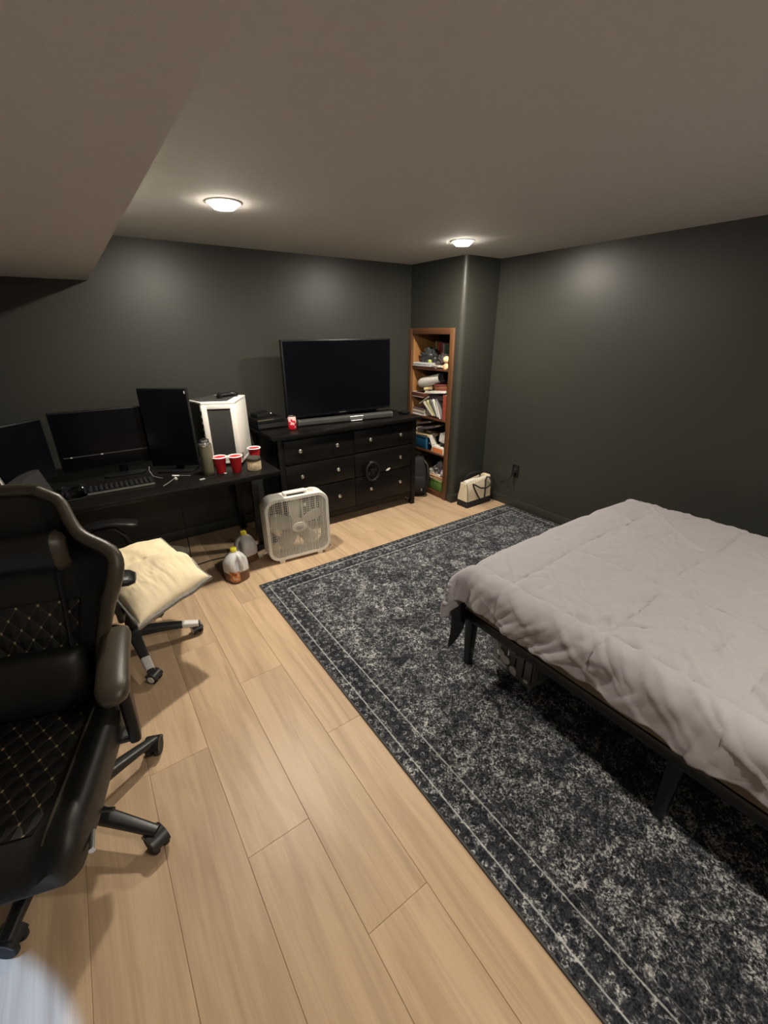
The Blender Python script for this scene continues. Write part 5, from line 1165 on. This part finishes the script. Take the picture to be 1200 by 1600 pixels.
def paper(label, loc, rot, w, h, th, col=(0.74, 0.71, 0.66), name='paper_stack', cat='paper', group=None):
    bm = NB(); n = max(2, int(th / 0.006))
    for k in range(n):
        a = random.uniform(-0.05, 0.05); box(bm, (random.uniform(-.006, .006), random.uniform(-.006, .006), th * (k + 0.5) / n), (w, h, th / n * 0.86), 0, 1, (0, 0, a))
    return tag(obj(name, bm, colm(col, 0.8), loc=loc, rot=rot), label, cat, group)
def lump(label, loc, s, col, name, cat, seed, amp=0.35, rough=0.6, freq=2.2, rot=(0, 0, 0)):
    bm = NB(); bmesh.ops.create_icosphere(bm, subdivisions=4, radius=1)
    for v in bm.verts:
        d = v.co.normalized(); q = 1 + amp * (abs(noise.noise(d * freq + Vector((seed, 0, 0)))) * 1.6 - 0.5) + 0.3 * amp * noise.noise(d * freq * 3 + Vector((0, seed, 0)))
        v.co = Vector((d.x * s[0] * q, d.y * s[1] * q, d.z * s[2] * q))
        if v.co.z < -s[2] * 0.55: v.co.z = -s[2] * 0.55
    for v in bm.verts: v.co.z += s[2] * 0.55
    return tag(obj(name, bm, mat('cloth_%s_%d' % (name, seed), col, rough, var=0.25, vscale=25), loc=loc, rot=rot, angle=50), label, cat)
def rolled(label, loc, rot, r_, L_, col, name, cat):
    bm = NB(); lathe(bm, [(0, -L_ / 2), (r_ * 0.6, -L_ / 2), (r_, -L_ / 2 + r_ * 0.3), (r_, L_ / 2 - r_ * 0.2), (r_ * 0.8, L_ / 2), (0, L_ / 2)], 16)
    return tag(obj(name, bm, colm(col), loc=loc, rot=rot), label, cat)

def build_clutter():
    XI = 2.95
    # ---- top shelf, surface 1.262
    z = 1.2625
    for k, (y, c, h, th) in enumerate(((3.43, (0.16, 0.17, 0.06), 0.235, 0.030), (3.39, (0.25, 0.03, 0.03), 0.225, 0.034), (3.35, (0.22, 0.05, 0.05), 0.225, 0.030), (3.315, (0.30, 0.28, 0.25), 0.215, 0.018), (3.27, (0.03, 0.09, 0.04), 0.205, 0.040))):
        book(['olive book standing at the back of the top bookcase shelf', 'dark red book standing second from left at the back of the top shelf', 'brownish red book standing third from left at the back of the top shelf', 'thin grey book standing at the back of the top shelf', 'dark green book standing at the back of the top shelf'][k],
             (3.10, y, z + h / 2), (PI / 2, 0, 0), 0.13, h, th, c, 'books standing at the back of the top shelf')
    book('thin plum folder under the white papers on the top bookcase shelf', (2.925, 3.36, z), (0, 0, 0.0), 0.185, 0.33, 0.012, (0.075, 0.030, 0.035), None, 'folder', 'folder')
    paper('messy stack of white papers along the front of the top bookcase shelf', (2.925, 3.40, z + 0.0125), (0, 0, 0.06), 0.18, 0.25, 0.032, (0.56, 0.55, 0.56))
    paper('shorter stack of white envelopes at the right of the top bookcase shelf', (2.915, 3.19, z + 0.0125), (0, 0, -0.15), 0.14, 0.11, 0.018, (0.62, 0.57, 0.50))
    lump('crumpled dark grey plastic bag on the papers of the top bookcase shelf', (2.945, 3.395, z + 0.0465), (0.075, 0.105, 0.088), (0.040, 0.042, 0.046), 'plastic_bag', 'bag', 3, 0.42, 0.28, 1.7)
    lump('dark plum folded scarf at the right of the top bookcase shelf', (2.92, 3.165, z + 0.0325), (0.06, 0.085, 0.062), (0.055, 0.042, 0.042), 'folded_scarf', 'scarf', 9, 0.45, 0.8)
    lump('small lime green ball of cloth in front of the dark plastic bag', (2.885, 3.33, z + 0.0465), (0.016, 0.020, 0.018), (0.42, 0.46, 0.12), 'cloth_ball', 'cloth', 14, 0.4)
    t = thing('wooden_doll', 'small cream round-headed doll at the front right of the top shelf', 'doll', (2.868, 3.075, z))
    obj('doll_body', lathe(NB(), [(0, 0), (0.026, 0), (0.030, 0.012), (0.024, 0.042), (0.013, 0.055), (0, 0.056)], 18), colm((0.66, 0.42, 0.25)), t)
    obj('doll_head', lathe(NB(), [(0, 0.05), (0.014, 0.052), (0.030, 0.068), (0.034, 0.085), (0.028, 0.104), (0.014, 0.114), (0, 0.116)], 20), colm((0.74, 0.60, 0.34)), t)
    for s in (-1, 1): obj('doll_arm', tube(NB(), [(0, s * 0.018, 0.042), (-0.012, s * 0.034, 0.028), (-0.02, s * 0.034, 0.012)], 0.007, 8), colm((0.70, 0.50, 0.28)), t)
    # ---- second tier: stacked up from the 0.795 shelf
    z = 0.7955
    # leaning and flat stuff on the shelf
    book('red hardback standing upright against the right side of the bookcase', (2.928, 3.070, z + 0.118), (PI / 2, 0, 0), 0.17, 0.235, 0.048, (0.30, 0.055, 0.035))
    for k in range(4):
        book(['white magazine at the bottom of the low stack on the middle shelf', 'grey magazine second from the bottom of the low stack on the middle shelf', 'cream magazine second from the top of the low stack on the middle shelf', 'plum magazine on top of the low stack on the middle shelf'][k],
             (2.945, 3.432 + 0.002 * k, z + 0.0165 * k), (0, 0, 0.02 * (-1) ** k), 0.20, 0.185, 0.0155, ((0.70, 0.66, 0.62), (0.30, 0.27, 0.26), (0.62, 0.55, 0.40), (0.15, 0.11, 0.12))[k], 'magazines in the low stack on the middle shelf', 'magazine', 'magazine')
    lean = [((0.70, 0.65, 0.52), 'cream paperback leaning leftmost on the middle shelf'), ((0.55, 0.52, 0.26), 'pale olive paperback leaning second on the middle shelf'), ((0.13, 0.12, 0.12), 'charcoal paperback leaning third on the middle shelf'), ((0.74, 0.71, 0.66), 'white paperback leaning fourth on the middle shelf'), ((0.20, 0.18, 0.18), 'grey paperback leaning against the red hardback')]
    for k, (c, lab) in enumerate(lean):
        a = R(38 + 7 * k)
        th = 0.020; h = 0.185; yb = 3.195 - 0.032 * k + 0.02
        # leaning in the shelf plane: bottom near yb, top towards larger y
        dirv = Vector((0, math.cos(a), math.sin(a)))
        c0_ = Vector((2.905 + 0.002 * k, yb + 0.036 * k * 0.2, z + 0.002 + th * math.cos(a))) + dirv * (h / 2)
        t = book(lab, (0, 0, 0), (0, 0, 0), 0.13, h, th, c, 'paperbacks leaning on the middle shelf')
        t.rotation_euler = (a, 0, 0); t.location = c0_ - Vector((0, 0, 0))
    for k, (a_, y_, c_, lab) in enumerate(((R(66), 3.145, (0.72, 0.70, 0.66), 'loose white sheets leaning right of the paperbacks on the middle shelf'), (R(58), 3.255, (0.42, 0.38, 0.36), 'grey newsprint sheets leaning over the paperbacks on the middle shelf'))):
        paper(lab, (2.905, y_ + (0.10 if k else 0.0), z + (0.150 if k else 0.082)), (a_ if not k else R(-32), 0, 0), 0.12, 0.17 if not k else 0.15, 0.010, c_, 'loose_sheets')
    # box carrying the upper pile
    t = thing('cardboard_box', 'dark brown box behind the leaning paperbacks in the bookcase', 'box', (3.06, 3.27, z))
    obj('box_body', b2(NB(), -0.012, 0.105, -0.22, 0.24, 0, 0.165, 0.003), mat('dark_brown_card', (0.030, 0.020, 0.015), 0.7), t); obj('box_lid', b2(NB(), -0.015, 0.108, -0.223, 0.243, 0.165, 0.178, 0.002), mat('plum_card', (0.035, 0.025, 0.028), 0.7), t)
    zt = z + 0.1785
    t = thing('wooden_tray', 'shallow brown tray with pale rims sticking out on the left of the bookcase', 'tray', (2.945, 3.43, zt + 0.0))
    mt = mat('red_brown_tray', (0.085, 0.028, 0.018), 0.4); mr_ = mat('pale_tray_rim', (0.52, 0.42, 0.35), 0.5)
    obj('tray_floor', b2(NB(), -0.115, 0.10, -0.085, 0.092, 0, 0.008), mt, t)
    for nm, bb in (('tray_side', (-0.118, -0.110, -0.088, 0.095, 0, 0.045)), ('tray_side', (0.097, 0.105, -0.088, 0.095, 0, 0.045)), ('tray_end', (-0.110, 0.097, -0.088, -0.080, 0, 0.045)), ('tray_end', (-0.110, 0.097, 0.087, 0.095, 0, 0.045))):
        p = obj(nm, b2(NB(), *bb, 0.002), mt, t); q = list(bb); q[4] = 0.0445; q[5] = 0.050; obj('tray_rim', b2(NB(), *q, 0.001, 1), mr_, p)
    obj('lower_band', b2(NB(), -0.1195, -0.1175, -0.088, 0.095, 0.003, 0.009), mr_, t)
    lump('small white and green trinket sitting in the brown tray', (2.90, 3.37, zt + 0.010), (0.03, 0.03, 0.035), (0.50, 0.52, 0.40), 'trinket', 'trinket', 21, 0.5)
    paper('thick white paper pad lying above the leaning paperbacks', (2.93, 3.185, zt + 0.060), (R(-6), 0, 0.05), 0.16, 0.25, 0.022, (0.76, 0.74, 0.68), 'paper_pad')
    book('dark plum book lying under the thick white paper pad', (2.945, 3.19, zt), (0, 0, -0.04), 0.17, 0.23, 0.044, (0.030, 0.024, 0.028))
    rolled('cream wooden rolling pin end resting on the white paper pad', (2.90, 3.355, zt + 0.088), (R(78), 0, R(14)), 0.018, 0.10, (0.66, 0.52, 0.28), 'rolling_pin', 'rolling pin')
    for k, c in enumerate(((0.22, 0.06, 0.035), (0.30, 0.12, 0.06), (0.15, 0.035, 0.03))):
        book(['dark red book lowest of the three lying under the white cylinder', 'tan book in the middle of the three under the white cylinder', 'deep red book on top of the three under the white cylinder'][k], (2.955, 3.145, zt + 0.086 + 0.021 * k), (R(-4), 0, 0.12 * (k - 1)), 0.15, 0.21, 0.019, c, 'books lying under the white cylinder')
    t = thing('white_cylinder', 'white rounded cylinder with a black end lying on books in the bookcase', 'lamp', (2.905, 3.275, zt + 0.178), 0)
    t.rotation_euler = (R(76), 0, R(0))
    obj('shell', lathe(NB(), [(0, -0.23), (0.025, -0.226), (0.040, -0.212), (0.048, -0.185), (0.050, -0.15), (0.042, 0.10), (0, 0.10)], 28), mat('white_shell', (0.70, 0.68, 0.63), 0.4), t)
    obj('black_end', lathe(NB(), [(0, 0.10), (0.041, 0.10), (0.044, 0.106), (0.044, 0.165), (0.040, 0.172), (0, 0.172)], 26), M_BLACKP, t)
    # ---- third tier: shelf 0.452
    z = 0.4525
    t = thing('blue_box', 'blue plastic box on the lower middle shelf of the bookcase', 'box', (2.945, 3.405, z))
    obj('box_body', b2(NB(), -0.095, 0.10, -0.108, 0.108, 0, 0.118, 0.006), mat('blue_plastic', (0.012, 0.075, 0.150), 0.45), t)
    obj('box_edge', b2(NB(), -0.098, -0.088, -0.112, -0.098, 0, 0.119, 0.004), mat('light_blue_edge', (0.05, 0.22, 0.38), 0.4), t)
    obj('box_lid', b2(NB(), -0.099, 0.104, -0.112, 0.112, 0.118, 0.128, 0.003), MATS['blue_plastic'], t)
    paper('crinkled cream papers lying on the blue box', (2.945, 3.395, z + 0.129), (0, 0, 0.04), 0.19, 0.22, 0.026, (0.72, 0.60, 0.32))
    lump('small white stuffed toy on the cream papers above the blue box', (2.90, 3.46, z + 0.157), (0.035, 0.045, 0.035), (0.48, 0.46, 0.42), 'stuffed_toy', 'toy', 31, 0.5)
    lump('small tan pouch on the cream papers above the blue box', (2.91, 3.345, z + 0.156), (0.03, 0.045, 0.026), (0.20, 0.16, 0.10), 'pouch', 'pouch', 37, 0.4)
    book('plum hardback tilted on top of the toys on the lower middle shelf', (2.945, 3.32, z + 0.215), (R(-14), 0, 0.10), 0.19, 0.25, 0.022, (0.10, 0.08, 0.085))
    book('grey hardback tilted above the plum hardback on the lower middle shelf', (2.96, 3.40, z + 0.252), (R(-13), 0, -0.05), 0.17, 0.22, 0.018, (0.17, 0.15, 0.16))
    paper('white envelopes leaning between the blue box and the white carton', (2.885, 3.235, z + 0.10), (R(62), 0, 0.1), 0.08, 0.13, 0.008, (0.70, 0.66, 0.60), 'envelopes')
    t = thing('orange_box', 'orange box with white edges on the lower middle shelf', 'box', (2.925, 3.125, z))
    bm = NB(); rr = [[(x, y, 0.0) for x, y in rrect(0.15, 0.215, 0.01, 3)], [(x * 0.98, y * 0.86, 0.058) for x, y in rrect(0.15, 0.215, 0.01, 3)]]; loft(bm, rr); obj('box_body', bm, colm((0.72, 0.66, 0.56)), t)
    bm = NB(); prism(bm, [(-0.082, 0.006), (0.076, 0.006), (0.068, 0.050), (-0.070, 0.050)], 0.003, TR((-0.0765, 0, 0), (PI / 2, 0, PI / 2))); obj('orange_panel', bm, mat('orange_card', (0.72, 0.22, 0.08), 0.5), t)
    paper('white leaflets lying on the orange box', (2.93, 3.12, z + 0.059), (0, 0, 0.1), 0.13, 0.16, 0.010)
    lump('tangled black cable bundle above the orange box', (2.92, 3.09, z + 0.071), (0.045, 0.062, 0.026), (0.012, 0.013, 0.012), 'cable_bundle', 'cable', 43, 0.5, 0.4)
    t = thing('white_carton', 'white carton tilted above the orange box near the bookcase side', 'carton', (2.935, 3.095, z + 0.106), 0); t.rotation_euler = (R(9), 0, R(5))
    obj('carton_body', b2(NB(), -0.05, 0.06, -0.055, 0.055, 0, 0.088, 0.003), colm((0.74, 0.71, 0.65)), t); obj('carton_flap', b2(NB(), -0.052, 0.06, -0.056, 0.0, 0.088, 0.094, 0.001), colm((0.60, 0.57, 0.52)), t)
    tag(obj('battery_pack', box(NB(), (0, 0, 0), (0.03, 0.058, 0.022), 0.006), colm((0.58, 0.57, 0.60)), loc=(2.868, 3.235, z + 0.072), rot=(R(12), 0, 0)), 'small pale grey pack wedged between the blue and orange boxes', 'pack')
    # ---- bottom shelf 0.055
    z = 0.0555
    t = thing('green_box', 'green storage box on the bottom shelf of the bookcase', 'box', (2.945, 3.155, z))
    obj('box_body', b2(NB(), -0.095, 0.10, -0.115, 0.115, 0, 0.105, 0.005), mat('green_card', (0.085, 0.17, 0.03), 0.6, var=0.2, vscale=10), t); obj('box_lid', b2(NB(), -0.099, 0.104, -0.119, 0.119, 0.105, 0.116, 0.003), mat('pale_green_card', (0.30, 0.36, 0.16), 0.6), t)
    paper('peach and cream papers lying on the green box', (2.94, 3.15, z + 0.1165), (0, 0, 0.08), 0.18, 0.215, 0.040, (0.62, 0.40, 0.24))
    paper('white booklets on top of the peach papers in the bottom shelf', (2.94, 3.165, z + 0.158), (0, 0, -0.1), 0.15, 0.19, 0.012, (0.70, 0.64, 0.56))
    lump('tangle of grey plastic parts on the bottom bookcase shelf', (2.93, 3.135, z + 0.172), (0.06, 0.07, 0.075), (0.15, 0.14, 0.14), 'plastic_parts', 'parts', 51, 0.75, 0.5, 3.0)
    lump('small pale lilac bottle-like lump at the right of the bottom shelf', (2.875, 3.055, z + 0.171), (0.022, 0.024, 0.04), (0.46, 0.43, 0.47), 'small_pouch', 'pouch', 57, 0.3)
    lump('crumpled white tissue at the left of the bottom bookcase shelf', (2.885, 3.235, z + 0.172), (0.022, 0.028, 0.028), (0.55, 0.52, 0.47), 'tissue', 'tissue', 63, 0.6)
    rolled('white stick lying slanted beside the backpack in the bottom shelf', (2.905, 3.245, z + 0.205), (R(60), R(0), 0), 0.011, 0.10, (0.66, 0.62, 0.56), 'white_stick', 'stick')
build_clutter()
